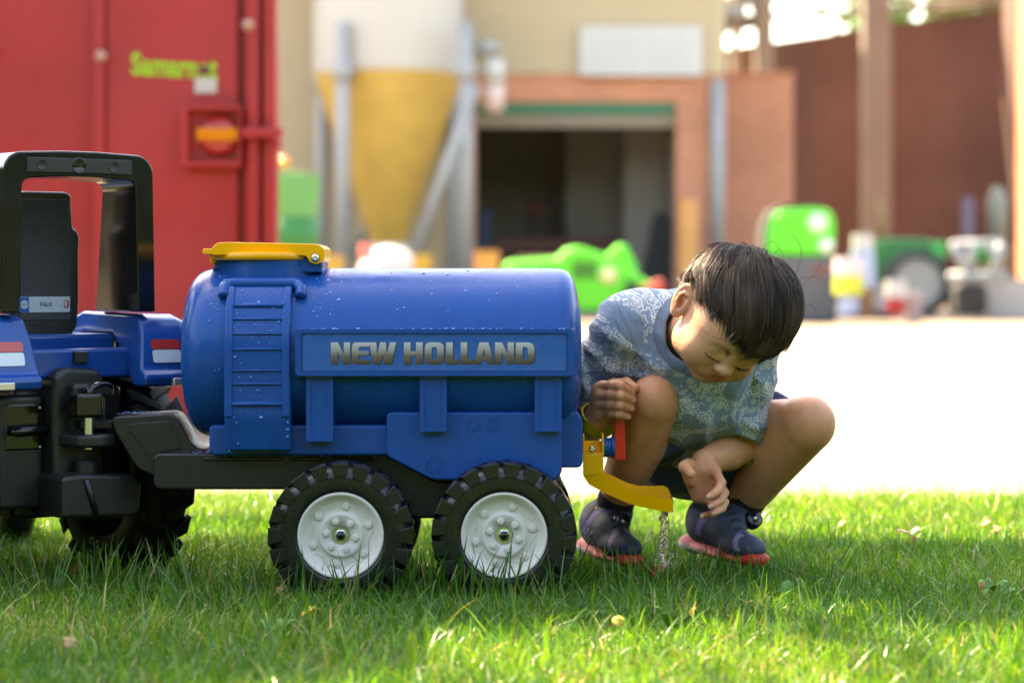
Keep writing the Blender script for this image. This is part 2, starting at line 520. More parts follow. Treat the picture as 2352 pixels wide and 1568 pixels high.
def letter_material():
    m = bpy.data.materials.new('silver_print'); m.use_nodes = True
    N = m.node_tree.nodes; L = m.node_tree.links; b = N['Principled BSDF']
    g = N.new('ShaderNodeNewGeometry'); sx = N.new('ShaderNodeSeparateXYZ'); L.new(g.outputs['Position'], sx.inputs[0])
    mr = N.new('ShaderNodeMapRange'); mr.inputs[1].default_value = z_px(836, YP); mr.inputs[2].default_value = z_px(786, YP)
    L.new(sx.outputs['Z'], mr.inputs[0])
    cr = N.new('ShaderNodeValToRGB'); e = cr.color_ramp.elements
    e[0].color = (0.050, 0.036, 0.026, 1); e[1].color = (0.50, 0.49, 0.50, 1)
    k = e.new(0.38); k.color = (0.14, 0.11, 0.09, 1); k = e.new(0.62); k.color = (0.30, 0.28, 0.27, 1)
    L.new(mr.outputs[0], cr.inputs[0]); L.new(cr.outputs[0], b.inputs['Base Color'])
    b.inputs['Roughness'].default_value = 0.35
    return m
def letter_loops(ch):
    """heavy rounded capitals in a box one high; returns loops"""
    def quad_round(p): return p
    if ch == 'N': return [[(0, 0), (0, 1), (.33, 1), (.60, .46), (.60, 1), (.90, 1), (.90, 0), (.59, 0), (.31, .56), (.31, 0)]]
    if ch == 'H': return [[(0, 0), (0, 1), (.32, 1), (.32, .60), (.57, .60), (.57, 1), (.89, 1), (.89, 0), (.57, 0), (.57, .38), (.32, .38), (.32, 0)]]
    if ch == 'L': return [[(0, 0), (0, 1), (.32, 1), (.32, .23), (.60, .23), (.57, 0)]]
    if ch == 'E': return [[(.13, 0), (.03, .06), (0, .20), (0, .80), (.04, .94), (.14, 1), (.80, 1), (.77, .80), (.36, .80), (.31, .76), (.31, .60), (.76, .60), (.73, .41), (.31, .41),
                           (.31, .24), (.36, .20), (.78, .20), (.75, 0)]]
    if ch == 'W': return [[(.13, 0), (0, 1), (.31, 1), (.355, .45), (.49, 1), (.76, 1), (.80, .45), (.95, 1), (1.25, 1), (1.02, 0), (.68, 0), (.60, .42), (.50, 0)]]
    if ch == 'A': return [[(0, 0), (.27, 1), (.70, 1), (.97, 0), (.64, 0), (.60, .17), (.36, .17), (.32, 0)], [(.40, .38), (.56, .38), (.48, .72)]]
    if ch == 'O': return [rrect(0, 0, .89, 1, .25, 4), rrect(.32, .21, .57, .79, .10, 3)]
    if ch == 'D': return [[(0, 0), (0, 1), (.60, 1), (.76, .95), (.86, .82), (.88, .65), (.88, .35), (.86, .18), (.76, .05), (.60, 0)],
                          [(.32, .21), (.50, .21), (.56, .28), (.56, .72), (.50, .79), (.32, .79)]]
LET = letter_material(); LEDGE = mat('dark_print', (0.030, 0.020, 0.016), 0.3)
hgt = (836 - 786) / F * YP
for ch, x0, x1 in (('N', 759.8, 804), ('E', 808, 850), ('W', 849, 910), ('H', 927.5, 971), ('O', 975.6, 1019.5), ('L', 1024.5, 1054), ('L', 1058, 1086.6),
                   ('A', 1088, 1135), ('N', 1137, 1180.5), ('D', 1185, 1228)):
    lp = letter_loops(ch); wmax = max(p[0] for p in lp[0])
    sx = (x1 - x0) / F * YP / wmax
    for nm, m, dx, dz, dy in (('letter_shadow', LEDGE, .0012, -.0006, .0), ('letter', LET, 0, 0, -.0002)):
        v, f = shape_geo([[(p[0] * sx, p[1] * hgt) for p in l] for l in lp], .0002)
        v = np.stack([at_px(x0, YP) + v[:, 0] + dx, YP + .0027 - v[:, 2] + dy, z_px(836, YP) + v[:, 1] + dz], 1)
        mk(nm, v, f, m, dec, smooth=False)
# three ribbed straps hanging from the plaque
for x0, x1, y1 in ((703, 765, 1013), (964, 1026, 991), (1228, 1290, 991)):
    Y = 3.636
    a0, a1, b0, b1 = at_px(x0, Y), at_px(x1, Y), z_px(y1, Y), z_px(862, Y)
    st = MB().prism([(a0, b0), (a1, b0), (a1, b1), (a0, b1)], Y + .002, Y + .07).mk('strap', BLUE, T, bevel=.004)
    v, f = shape_geo([rrect(a0, b0, a1, b1, .003), rrect(a0 + .007, b0 + .005, a1 - .007, b1 - .006, .002)], .0012)
    mk('strap_frame', np.stack([v[:, 0], Y + .0013 - v[:, 2], v[:, 1]], 1), f, BLUE, st, bevel=.0008, seg=2)
# ladder: a moulded strip that follows the drum and drops straight to the saddle
def ladder_path(off, n=26):
    p = []
    for a in np.linspace(51, 4, n): p.append((YC - (RT + off) * math.cos(R(a)), ZC + (RT + off) * math.sin(R(a))))
    y0 = YC - RT - off
    for z in np.linspace(ZC - .002, z_px(958, 3.63), 10): p.append((y0, z))
    for t in np.linspace(0.15, 1, 5): p.append((y0 + .012 * t, z_px(958, 3.63) + (z_px(1036, 3.63) - z_px(958, 3.63)) * t))
    return np.array(p)
def strip(x0, x1, off0, off1, i0=0, i1=None, taper=0):
    a, b = ladder_path(off1)[i0:i1], ladder_path(off0)[i0:i1]
    k = len(a); V = []
    for i in range(k):
        tt = taper * (1 - i / (k - 1))
        V += [(x0 + tt, *a[i]), (x1 - tt, *a[i]), (x1 - tt, *b[i]), (x0 + tt, *b[i])]
    fs = [(4 * i + j, 4 * i + (j + 1) % 4, 4 * (i + 1) + (j + 1) % 4, 4 * (i + 1) + j) for i in range(k - 1) for j in range(4)]
    fs += [(3, 2, 1, 0), tuple(4 * (k - 1) + j for j in range(4))]
    return V, fs
YL = 3.625
lx0, lx1 = at_px(514, YL), at_px(666, YL)
v, f = strip(lx0, lx1, -.03, .0085)
ladder = mk('ladder', v, f, BLUE, T, bevel=.004, seg=2)
for s in (0, 1):
    a = lx0 if s == 0 else lx1 - .0135
    v, f = strip(a, a + .0125, .006, .0118, 2, 36)
    mk('ladder_rail', v, f, BLUE, ladder, bevel=.0035, seg=3)
pth = ladder_path(.0118, 26)
def path_at_z(off, z):
    p = ladder_path(off); i = np.argmin(np.abs(p[:, 1] - z)); return p[i]
for y in (700, 730, 769, 808, 849, 885, 929):
    q = path_at_z(.0098, z_px(y, 3.64))
    big = y in (700, 929)
    MB().tube([(lx0 + .012, q[0], q[1]), (lx1 - .012, q[0], q[1])], .0036 if big else .0018, 8).mk('ladder_rung', BLUE, ladder)
# bracket over the ladder top
pa = ladder_path(.0075)
br = spline([(at_px(507, YL), *pa[6]), (at_px(506, YL), *pa[3]), (at_px(512, YL), *pa[1]), (at_px(528, YL), *pa[0]), (at_px(660, YL), *pa[0]), (at_px(678, YL), *pa[1]), (at_px(685, YL), *pa[3]), (at_px(684, YL), *pa[6])], 40)
MB().tube(br, .0088, 10).mk('ladder_bracket', BLUE, T)
# filler neck and yellow lid
xn = at_px(621, YC)
neck = MB().lathe([(.0815, ZC + RT - .030), (.0810, ZC + RT - .008), (.0800, ZC + RT + .001), (.0795, ZC + RT + .016), (.0, ZC + RT + .016)], 48, frame((xn, YC, 0), (1, 0, 0), (0, 1, 0), (0, 0, 1))).mk('filler_neck', BLUE, T, sharp=40)
hz = ZC + RT
MB().prism(pxpoly([(690, 588), (742, 594), (747, 600), (747, 626), (686, 626)], YC), YC - .060, YC + .060).mk('hinge_block', BLUE, neck, bevel=.004)
MB().prism(pxpoly([(497, 590), (520, 590), (520, 622), (492, 622), (499, 606)], YC), YC - .03, YC + .03).mk('latch_block', BLUE, neck, bevel=.003)
lid = MB().prism(pxpoly([(465, 573), (469, 571), (486, 571), (494, 561), (502, 557), (530, 556), (722, 560), (735, 563), (743, 570), (746, 582), (744, 596), (736, 604), (724, 607), (712, 602), (706, 592), (700, 587), (560, 585), (490, 586), (487, 584), (465, 583)], 3.70), 3.70, YFAR(3.70)).mk('lid', YELLOW, T, bevel=.0022, seg=3)
MB().lathe([(.0, hz + .015), (.083, hz + .015), (.087, hz + .0175), (.088, hz + .022), (.086, hz + .0265), (.078, hz + .028), (.0, hz + .028)], 56, frame((at_px(612, YC), YC, -.003), (1, 0, 0), (0, 1, 0), (0, 0, 1))).mk('lid_ring', YELLOW, lid, sharp=50)
MB().tube(spline([W(487, 584, 3.74), W(487, 597, 3.74), W(489, 602, 3.74), W(496, 601, 3.74)], 10), .0032, 8).mk('lid_latch', YELLOW, lid)
def screw(name, c, r, parent, nrm='y'):
    s = MB()
    if nrm == 'y': M = frame(c, (1, 0, 0), (0, 0, 1), (0, -1, 0))
    else: M = frame(c, (1, 0, 0), (0, 1, 0), (0, 0, 1))
    s.lathe([(0, r * .75), (r * .25, r * .35), (r * .3, r * .62), (r * .7, r * .45), (r, .0), (r, -r * .5)], 16, M)
    return s.mk(name, STEEL, parent)
screw('hinge_screw', W(724, 592, 3.6985), .0068, lid)
# chassis: black beam, tongue, eye
chassis = MB().prism(pxpoly([(352, 1050), (360, 1041), (880, 1041), (905, 1052), (1000, 1104), (1292, 1104), (1292, 1188), (952, 1190), (905, 1124), (362, 1124), (352, 1112)], 3.69), 3.69, YFAR(3.69)).mk('chassis', BLACK, T, bevel=.006)
MB().box((at_px(520, 3.7), 3.72, z_px(1046, 3.7)), (at_px(880, 3.7), YFAR(3.72), z_px(1030, 3.7))).mk('chassis_pad', BLACK, chassis, bevel=.004)
for x0, x1 in ((470, 650), (668, 740), (760, 860)):
    MB().box((at_px(x0, 3.688), 3.6865, z_px(1058, 3.688)), (at_px(x1, 3.688), 3.70, z_px(1049, 3.688))).mk('chassis_rib', BLACK, chassis, bevel=.002)
tongue = MB().prism(pxpoly([(256, 966), (262, 956), (386, 949), (399, 953), (407, 962), (438, 1017), (452, 1029), (470, 1032), (470, 1085), (352, 1092), (318, 1078), (300, 1052), (264, 992)], 3.715), 3.715, YFAR(3.715) - .01).mk('tongue', BLACK, T, bevel=.006)
MB().prism(pxpoly([(300, 972), (384, 966), (390, 970), (420, 1030), (372, 1038), (352, 1062), (340, 1050), (306, 1000), (296, 990)], 3.713), 3.7135, 3.73).mk('tongue_panel', BLACK, tongue, bevel=.0018, seg=2)
eye = MB()
hp = W(204, 975, 3.75)
eye.prism([(hp[0] + .016 * math.cos(t), 3.75 + .016 * math.sin(t)) for t in np.linspace(R(60), R(300), 12)] + [(at_px(262, 3.75), 3.735), (at_px(262, 3.75), 3.768)], hp[2] - .006, hp[2] + .007, axis='z')
eye.mk('hitch_eye', BLACK, tongue, bevel=.0025)
# spout: bracket, chute, valve, lever
YS = 3.77
spout = MB()
def chute(pts, w, t=.0022):
    """open trough: pts are (x px, near rim y px, far rim y px, floor y px) along the run, half widths w"""
    V = []; Fc = []
    for (x, yn, yt, yb), hw in zip(pts, w):
        X, zn, zt, zb = at_px(x, YS), z_px(yn, YS), z_px(yt, YS), z_px(yb, YS)
        V += [(X, YS - hw, zn), (X, YS - hw * .90, zb), (X, YS + hw * .90, zb), (X, YS + hw, zt),
              (X, YS + hw - t, zt), (X, YS + hw * .90 - t, zb + t), (X, YS - hw * .90 + t, zb + t), (X, YS - hw + t, zn)]
    k = len(pts)
    for i in range(k - 1):
        for j in range(8): Fc.append((8 * i + j, 8 * i + (j + 1) % 8, 8 * i + 8 + (j + 1) % 8, 8 * i + 8 + j))
    e = 8 * (k - 1)
    Fc += [(0, 7, 6, 1), (1, 6, 5, 2), (2, 5, 4, 3), (e, e + 1, e + 2, e + 3), (e + 7, e + 4, e + 5, e + 6), (e, e + 3, e + 4, e + 7)]
    return V, Fc
v, f = chute([(1340, 1042, 1042, 1092), (1352, 1050, 1050, 1110), (1386, 1088, 1084, 1128), (1412, 1102, 1096, 1140), (1440, 1118, 1110, 1152), (1468, 1130, 1118, 1160), (1500, 1137, 1119, 1166), (1527, 1141, 1118, 1171), (1537, 1142, 1124, 1172), (1544, 1143, 1140, 1172)],
             [.019, .019, .0195, .020, .0215, .024, .028, .0295, .029, .028])
spout = mk('spout', v, f, YELLOW, T, sharp=35)
MB().prism(pxpoly([(1339, 1041), (1385, 1041), (1385, 1086), (1376, 1086), (1339, 1092)], YS), YS - .019, YS + .019).mk('spout_neck', YELLOW, spout, bevel=.0016, seg=2)
bk = MB()
bk.box((at_px(1338, YS), YS - .019, z_px(1042, YS)), (at_px(1387, YS), YS + .019, z_px(1037, YS)))
bk.prism([(YS - .019, z_px(1037, YS)), (YS + .019, z_px(1037, YS)), (YS + .019, z_px(1003, YS)), (YS + .012, z_px(995, YS)), (YS - .012, z_px(995, YS)), (YS - .019, z_px(1003, YS))], at_px(1338, YS), at_px(1341.5, YS), axis='x')
bk.prism([(YS - .019, z_px(1037, YS)), (YS + .019, z_px(1037, YS)), (YS + .019, z_px(1003, YS)), (YS + .010, z_px(993, YS)), (YS - .010, z_px(993, YS)), (YS - .019, z_px(1003, YS))], at_px(1381, YS), at_px(1386, YS), axis='x')
bk.box((at_px(1341.5, YS), YS - .003, z_px(1037, YS)), (at_px(1381, YS), YS + .010, z_px(1012, YS)))
bk.mk('spout_bracket', YELLOW, spout, bevel=.001, seg=2)
screw('bracket_screw', W(1360, 1031, 3.752), .0052, spout)
Mv = frame((0, YS, z_px(1027, YS)), (0, 0, -1), (0, 1, 0), (1, 0, 0))
MB().lathe([(0, at_px(1384, YS)), (.0155, at_px(1384, YS)), (.0155, at_px(1403, YS)), (.0175, at_px(1404, YS)), (.0175, at_px(1412, YS)), (0, at_px(1412, YS))], 28, Mv).mk('valve', BLUE, T, bevel=.001, seg=2)
lever = MB().prism(pxpoly([(1411, 1057), (1411, 1044), (1400, 1042), (1399, 1024), (1411, 1020), (1413, 900), (1433, 900), (1436, 1005), (1437, 1056)], 3.762), 3.762, 3.780).mk('lever', RED, T, bevel=.0018, seg=2)
# ---------------------------------------------------------------- wheels
def lug_ring(mb, r0, r1, y0, y1, n, wdeg, skew, phase=0.0, step=True):
    for i in range(n):
        a0 = 2 * math.pi * i / n + phase
        def P(r, da, y): 
            a = a0 + da + skew * (y - y0) / (y1 - y0)
            return (r * math.cos(a), y, r * math.sin(a))
        w = R(wdeg) / 2
        V = []
        for y, rr0, ww in ((y0, r0, w * 1.15), (y0 + (y1 - y0) * .25, r0 + .004, w), (y1, r0 + .012, w * .7)):
            V += [P(rr0, -ww * .8, y), P(rr0, ww * .8, y), P(r1, ww, y), P(r1, -ww, y)]
        fs = [(0, 1, 2, 3), (11, 10, 9, 8)]
        for k in (0, 4):
            fs += [(k + j, k + 4 + j, k + 4 + (j + 1) % 4, k + (j + 1) % 4) for j in range(4)]
        mb.add(V, fs)

def make_wheel(parent, label_txt, rot):
    wh = MB().lathe([(.0, .028), (.055, .028), (.055, -.012), (.0, -.012)], 24, frame((0, 0, 0), (1, 0, 0), (0, 0, 1), (0, 1, 0))).mk('wheel', BLACK, parent, local=True, sharp=30)
    ty = MB()
    My = frame((0, 0, 0), (1, 0, 0), (0, 0, 1), (0, 1, 0))
    ty.lathe([(.0635, -.020), (.0645, -.029), (.0665, -.0318), (.070, -.0322), (.084, -.0332), (.0905, -.0325), (.095, -.0285), (.1025, -.022), (.1050, 0), (.1025, .022), (.095, .0285), (.0905, .0325), (.070, .0322), (.0645, .029), (.0635, .020)], 72, My)
    tyre = ty.mk('tyre', TYRE, wh, local=True)
    lg = MB(); lug_ring(lg, .0865, .1083, -.0348, .002, 20, 12.5, R(9), rot); lug_ring(lg, .0865, .1083, .0348, -.002, 20, 12.5, R(9), rot + R(9))
    lg.mk('tread', TYRE, wh, local=True, bevel=.0012, seg=2)
    for txt, a0 in label_txt:
        tx = MB()
        for i, ch in enumerate(txt):
            if ch == ' ': continue
            v, f = text_geo(ch, .0165, .0005)
            a = a0 - R(10.5) * i
            c, s = math.cos(a), math.sin(a); r = .0768
            X = r * c + v[:, 0] * s + v[:, 1] * c
            Z = r * s - v[:, 0] * c + v[:, 1] * s
            tx.add(np.stack([X, -.0331 - v[:, 2], Z], 1), f)
        tx.mk('embossed_lettering', TYRE, wh, local=True, smooth=False, kind='stuff')
    rim = MB().lathe([(.0, -.0185), (.0125, -.0185), (.0135, -.0235), (.0285, -.0240), (.0305, -.0250), (.0325, -.0240), (.0335, -.0205), (.036, -.0195), (.050, -.0205), (.0525, -.0225), (.0545, -.0255), (.0565, -.0255), (.0575, -.0285), (.061, -.0315), (.0632, -.0315), (.0645, -.029), (.0645, -.015)], 72, My).mk('rim', RIM, wh, local=True)
    # scalloped arcs pressed in the disc
    ar = MB()
    for i in range(6):
        a = R(51 + 60 * i) + rot; c = np.array([.060 * math.cos(a), .060 * math.sin(a)])
        pts = []
        for t in np.linspace(R(105), R(255), 14):
            q = c + .0185 * np.array([math.cos(a + t), math.sin(a + t)]); pts.append((q[0], -.0203, q[1]))
        ar.tube(pts, .0006, 5)
    ar.mk('rim_scallop', RIM, wh, local=True)
    for (rr, a0, sz) in ((.0435, R(20.5), .0062), (.0218, R(51), .0058)):
        for i in range(6):
            a = a0 + R(60) * i + rot
            nb = MB(); y0 = -.0195 if rr > .03 else -.0235
            M = frame((rr * math.cos(a), 0, rr * math.sin(a)), (1, 0, 0), (0, 0, 1), (0, 1, 0))
            nb.lathe([(0, y0 - .0048), (sz * .45, y0 - .0048), (sz * .5, y0 - .0038), (sz * .85, y0 - .0038), (sz, y0 - .0028), (sz, y0)], 6, M)
            nb.mk('wheel_nut', RIM, wh, local=True, sharp=25)
    nb = MB(); nb.lathe([(.0075, -.0275), (.0095, -.0268), (.0100, -.0235)], 6, My); nb.lathe([(.0, -.0238), (.0125, -.0242), (.0128, -.0236)], 24, My)
    nb.mk('axle_nut', STEEL, wh, local=True, sharp=25)
    MB().ball((0, -.0275, 0), (.0066, .0055, .0066), 16).mk('axle_cap', BLACK_GLOSS, wh, local=True)
    return wh
w1 = make_wheel(T, [('TUBELESS', R(292)), ('540/65 R28', R(78))], 0.0)
w2 = make_wheel(T, [('TUBELESS', R(148)), ('540/65 R28', R(320))], R(-7))
rl = np.array(T.location)
for w_, x in ((w1, 782), (w2, 1158)):
    for k, yy in enumerate((3.612, YFAR(3.612) - .05)):
        o = w_ if k == 0 else copy_tree(w_, T)
        o.location = (at_px(x, 3.58) - rl[0], yy - rl[1], z_px(1230, 3.58))
        if k: o.rotation_euler = (0, 0, math.pi)
    MB().tube([(at_px(x, 3.58), 3.62, z_px(1230, 3.58)), (at_px(x, 3.58), YFAR(3.62) - .05, z_px(1230, 3.58))], .008, 12).mk('axle', STEEL, T)
# hanger plates from chassis to axles
for x in (782, 1158):
    MB().prism(pxpoly([(x - 60, 1105), (x + 60, 1105), (x + 30, 1245), (x - 30, 1245)], 3.7), 3.70, YFAR(3.70) - .03).mk('axle_hanger', BLACK, chassis, bevel=.006)
# water drops
WATER = mat('water_drop', (0.012, 0.11, 0.40), 0.04, spec=1.0, coat=1.0)
WATER.node_tree.nodes['Principled BSDF'].inputs['IOR'].default_value = 1.33
dr = MB()
hemi = MB().lathe([(1, 0), (.93, .33), (.72, .68), (.4, .9), (.001, 1)], 8)
hv = np.vstack(hemi.v)
def drop(c, nrm, r, flat=.55):
    nrm = np.asarray(nrm, float); nrm /= np.linalg.norm(nrm)
    a = np.cross(nrm, (0, 0, 1.0) if abs(nrm[2]) < .9 else (1.0, 0, 0)); a /= np.linalg.norm(a); b = np.cross(nrm, a)
    dr.add(xf(frame(np.asarray(c), a * r * random.uniform(.8, 1.2), b * r * random.uniform(.85, 1.3), nrm * r * flat), hv), hemi.f)
for _ in range(340):
    left = random.random() < .72
    x = random.uniform(xl + .045, xl + .25) if left else random.uniform(xl + .2, xr - .05)
    a = R(random.triangular(-35, 98, 62 if not left else 45))
    if -24 < math.degrees(a) < 26 and x > at_px(675, 3.63): continue
    if at_px(508, 3.63) < x < at_px(690, 3.63) and -60 < math.degrees(a) < 62:
        p = random.choice(ladder_path(.0088)[4:]); c = (min(max(x, lx0 + .004), lx1 - .004), p[0] - .0004, p[1]); nr = (0, -1, .3)
    else:
        nr = (0, -math.cos(a), math.sin(a)); c = (x, YC - RT * math.cos(a), ZC + RT * math.sin(a))
    drop(c, nr, min(.0032, random.lognormvariate(math.log(.0011), .42)))
for _ in range(36):
    drop((random.uniform(px0, px1), YP + .004, pz1 + .0008), (0, -.3, 1), random.uniform(.0009, .0022))
for _ in range(60):
    drop((random.uniform(at_px(365, 3.7), at_px(500, 3.7)), random.uniform(3.70, 3.80), z_px(1041, 3.69) + .0002), (0, 0, 1), random.uniform(.001, .0032), .35)
for _ in range(50):
    drop((random.uniform(at_px(262, 3.7), at_px(390, 3.7)), random.uniform(3.722, 3.80), z_px(952, 3.715) + .0006), (0, 0, 1), random.uniform(.001, .003), .35)
for _ in range(16):
    drop((random.uniform(at_px(490, 3.66), at_px(870, 3.66)), 3.662 + .004, z_px(1047, 3.66)), (0, -.2, -1), random.uniform(.001, .0024), .8)
dr.mk('water_drops', WATER, T, kind='stuff')
# ================================================================ toy pedal tractor, turned away from the camera
PHI = R(37)
TO = np.array([-0.756, 3.876, 0.0])                  # on the ground under the rear axle
tr_r = np.array([math.cos(PHI), math.sin(PHI), 0]); tr_h = np.array([-math.sin(PHI), math.cos(PHI), 0])
tractor = thing('toy_tractor', 'blue and black toy pedal tractor seen from behind, coupled to the tanker trailer', 'toy tractor', tuple(TO), PHI)
TT_ = tractor
def TP(x, y, ly):
    """where the sight line of a picture point meets the tractor's own cross plane ly -> (lx, lz)"""
    d = np.array([(x - CX) / F, 1.0, -(y - YH) / F]); o = np.array([0, 0, CAM_H])
    t = (ly + np.dot(TO - o, tr_h)) / np.dot(d, tr_h)
    p = o + d * t - TO
    return float(np.dot(p, tr_r)), float(p[2])
def tpoly(pts, ly): return [TP(x, y, ly) for x, y in pts]
def tmk(mb, name, m, parent=None, **kw): return mb.mk(name, m, parent or TT_, local=True, **kw)

# roll bar: an arch of deep section; the posts widen downwards
LB = -0.158
w_o, w_i = 0.122, 0.091
zt, zti, zb = TP(180, 349, LB)[1], TP(180, 408, LB)[1], TP(345, 716, LB)[1]
def arch(w, z, r, zb, n=7):
    p = [(w, zb)]
    for i in range(n + 1):
        t = R(90 * i / n); p.append((w - .004 - r + r * math.cos(t), z - .002 - r + r * math.sin(t)))
    p.append((0.03, z + .001)); p.append((-.03, z + .001))
    for i in range(n + 1):
        t = R(90 + 90 * i / n); p.append((-w + .004 + r + r * math.cos(t), z - .002 - r + r * math.sin(t)))
    p.append((-w, zb)); return p
out_, in_ = [[(x - .010, z) for x, z in q] for q in (arch(w_o + .010, zt, .030, zb), arch(w_i + .010, zti, .016, zb))]
V = []; k = len(out_)
for (ly, ext) in ((LB, 0), (LB + .105, .04)):
    for P_ in (out_, in_):
        for (x, z) in P_:
            low = max(0.0, min(1.0, (zt - z) / (zt - zb)))
            V.append((x, ly + ext * low, z))
Fc = []
for i in range(k - 1):
    a, b, c, d = i, k + i, 2 * k + i, 3 * k + i
    Fc += [(a, a + 1, b + 1, b), (c, d, d + 1, c + 1), (a, c, c + 1, a + 1), (b, b + 1, d + 1, d)]
Fc += [(0, k, 3 * k, 2 * k), (k - 1, 3 * k - 1, 4 * k - 1, 2 * k - 1)]
bar = mk('roll_bar', V, Fc, BLACK_GLOSS, TT_, local=True, bevel=.003, seg=2)
# recessed back panel between the rims of the crossbar and its three moulded dimples
pm = MB().box((-.100, LB - .0015, zti + .006), (.080, LB + .004, zt - .010)); tmk(pm, 'crossbar_panel', BLACK, bar, bevel=.002)
for x, r in ((-.075, .009), (-.012, .013), (.048, .009)):
    lx, lz = x, (zt + zti) / 2 - .002
    M = frame((lx, LB - .0012, lz), (1, 0, 0), (0, 0, 1), (0, -1, 0))
    tmk(MB().lathe([(0, .0004), (r * .8, .0004), (r * .92, .0016), (r, .0)], 20, M), 'moulded_dimple', BLACK_GLOSS if r > .01 else BLACK, bar)
# seat
LS = -0.030
sx0, sx1 = -.058, .062
cx_s = TP(104, 600, LS)[0]
z0, z1, z2, z3 = TP(112, 778, LS)[1], TP(112, 548, LS)[1], TP(112, 478, LS)[1], TP(112, 440, LS)[1]
hw1, hw2 = .060, .047
sp = [(-hw1 * .72, z0), (hw1 * .72, z0), (hw1 * .95, z0 + .02), (hw1, z0 + .06), (hw1 * 1.0, z1 - .02), (hw1 * 1.02, z1 + .002), (hw1 * .96, z1 + .012), (hw2 * 1.05, z1 + .018), (hw2, z2), (hw2, z3 - .006), (hw2 - .008, z3),
      (-hw2 + .008, z3), (-hw2, z3 - .006), (-hw2, z2), (-hw2 * 1.05, z1 + .018), (-hw1 * .96, z1 + .012), (-hw1 * 1.02, z1 + .002), (-hw1, z1 - .02), (-hw1, z0 + .06), (-hw1 * .95, z0 + .02)]
seat = tmk(MB().prism([(cx_s + a, b) for a, b in sp], LS, LS + .035), 'seat', BLACK, bevel=.009, seg=4)
RIB = mat('ribbed_black_plastic', (0.045, 0.041, 0.036), 0.42)
_N = RIB.node_tree.nodes; _L = RIB.node_tree.links
wv = _N.new('ShaderNodeTexWave'); wv.wave_type = 'BANDS'; wv.bands_direction = 'Z'; wv.inputs['Scale'].default_value = 100; wv.inputs['Distortion'].default_value = 1.2
wv.inputs['Detail'].default_value = 1.0; wv.inputs['Detail Scale'].default_value = .35
tcn = _N.new('ShaderNodeTexCoord'); _L.new(tcn.outputs['Object'], wv.inputs['Vector'])
bpn = _N.new('ShaderNodeBump'); bpn.inputs['Strength'].default_value = .4; bpn.inputs['Distance'].default_value = .003
_L.new(wv.outputs['Fac'], bpn.inputs['Height']); _L.new(bpn.outputs[0], _N['Principled BSDF'].inputs['Normal'])
tmk(MB().prism([(cx_s - .044, z0 + .03), (cx_s + .044, z0 + .03), (cx_s + .044, z1 - .02), (cx_s + .040, z1), (cx_s + .042, z3 - .012), (cx_s - .042, z3 - .012), (cx_s - .040, z1), (cx_s - .044, z1 - .02)], LS - .0014, LS + .01),
    'seat_back_panel', RIB, seat, bevel=.001, seg=2)
# embossed maker's ring marks on the seat back
em = MB()
zE = TP(112, 523, LS)[1]
for (dx, body, s) in ((-.026, 'e', .013), (-.016, 'C', .012), (-.009, 'C', .012), (.030, '@', .010)):
    v, f = text_geo(body, s, .0004); em.add(np.stack([cx_s + dx + v[:, 0], LS - .0018 - v[:, 2], zE + v[:, 1]], 1), f)
tmk(em, 'embossed_mark', RIB, seat, smooth=False)
# licence plate sticker
zp0, zp1 = TP(100, 717, LS)[1], TP(100, 681, LS)[1]
xp0, xp1 = cx_s - .046, cx_s + .042
PW = mat('plate_white', (0.55, 0.58, 0.64), 0.22, vary=0.06, vscale=120); PB = mat('plate_blue', (0.02, 0.11, 0.42), 0.22); PK = mat('plate_ink', (0.03, 0.03, 0.035), 0.4)
plate = tmk(MB().prism(rrect(xp0, zp0, xp1, zp1, .002), LS - .0022, LS - .0010), 'licence_plate', PW, seat, sharp=30) if False else tmk(MB().prism(rrect(xp0, zp0, xp1, zp1, .002), LS - .0026, LS - .0010), 'licence_plate', PW, sharp=30)
tmk(MB().box((xp0 + .0004, LS - .0029, zp0 + .0004), (xp0 + .0165, LS - .0025, zp1 - .0004)), 'plate_band', PB, plate, smooth=False)
tmk(MB().lathe([(0, .0002), (.0068, .0002), (.0068, 0)], 20, frame((xp0 + .0083, LS - .0030, (zp0 + zp1) / 2), (1, 0, 0), (0, 0, 1), (0, -1, 0))), 'plate_emblem', PW, plate, smooth=False)
for body, x, s, m in (('FALK', xp0 + .0083, .0056, PB), ('FALK', (xp0 + xp1) / 2 + .002, .0098, PK)):
    v, f = text_geo(body, s, .0001)
    mk('plate_lettering', np.stack([x + v[:, 0], LS - .0034 - v[:, 2], (zp0 + zp1) / 2 + v[:, 1]], 1), f, m, plate, local=True, smooth=False)
PR = mat('plate_red', (0.45, 0.05, 0.04), 0.25)
zc = (zp0 + zp1) / 2
tmk(MB().prism(rrect(xp1 - .011, zc - .006, xp1 - .002, zc + .007, .003), LS - .0030, LS - .0025), 'plate_badge', PR, plate, smooth=False)
tmk(MB().prism(rrect(xp1 - .0095, zc - .004, xp1 - .0055, zc + .006, .0015), LS - .0033, LS - .0029), 'plate_badge_stripe', PW, plate, smooth=False)
# deck and seat post
zd = TP(150, 800, -.10)[1]
tmk(MB().box((-.105, -.125, z_px(868, 3.8)), (.105, .12, zd)), 'deck', BLUE_GLOSS, bevel=.006)
tmk(MB().box((-.105, -.06, zd - .01), (.105, .12, zd + .022)), 'deck_step', BLUE_GLOSS, bevel=.008)
tmk(MB().box((cx_s - .014, LS - .02, zd - .005), (cx_s + .014, LS + .02, z0 + .004)), 'seat_post', BLACK, bevel=.003)
tmk(MB().box((-.006, -.132, zd - .022), (.018, -.12, zd - .004)), 'deck_socket', BLACK, bevel=.001)
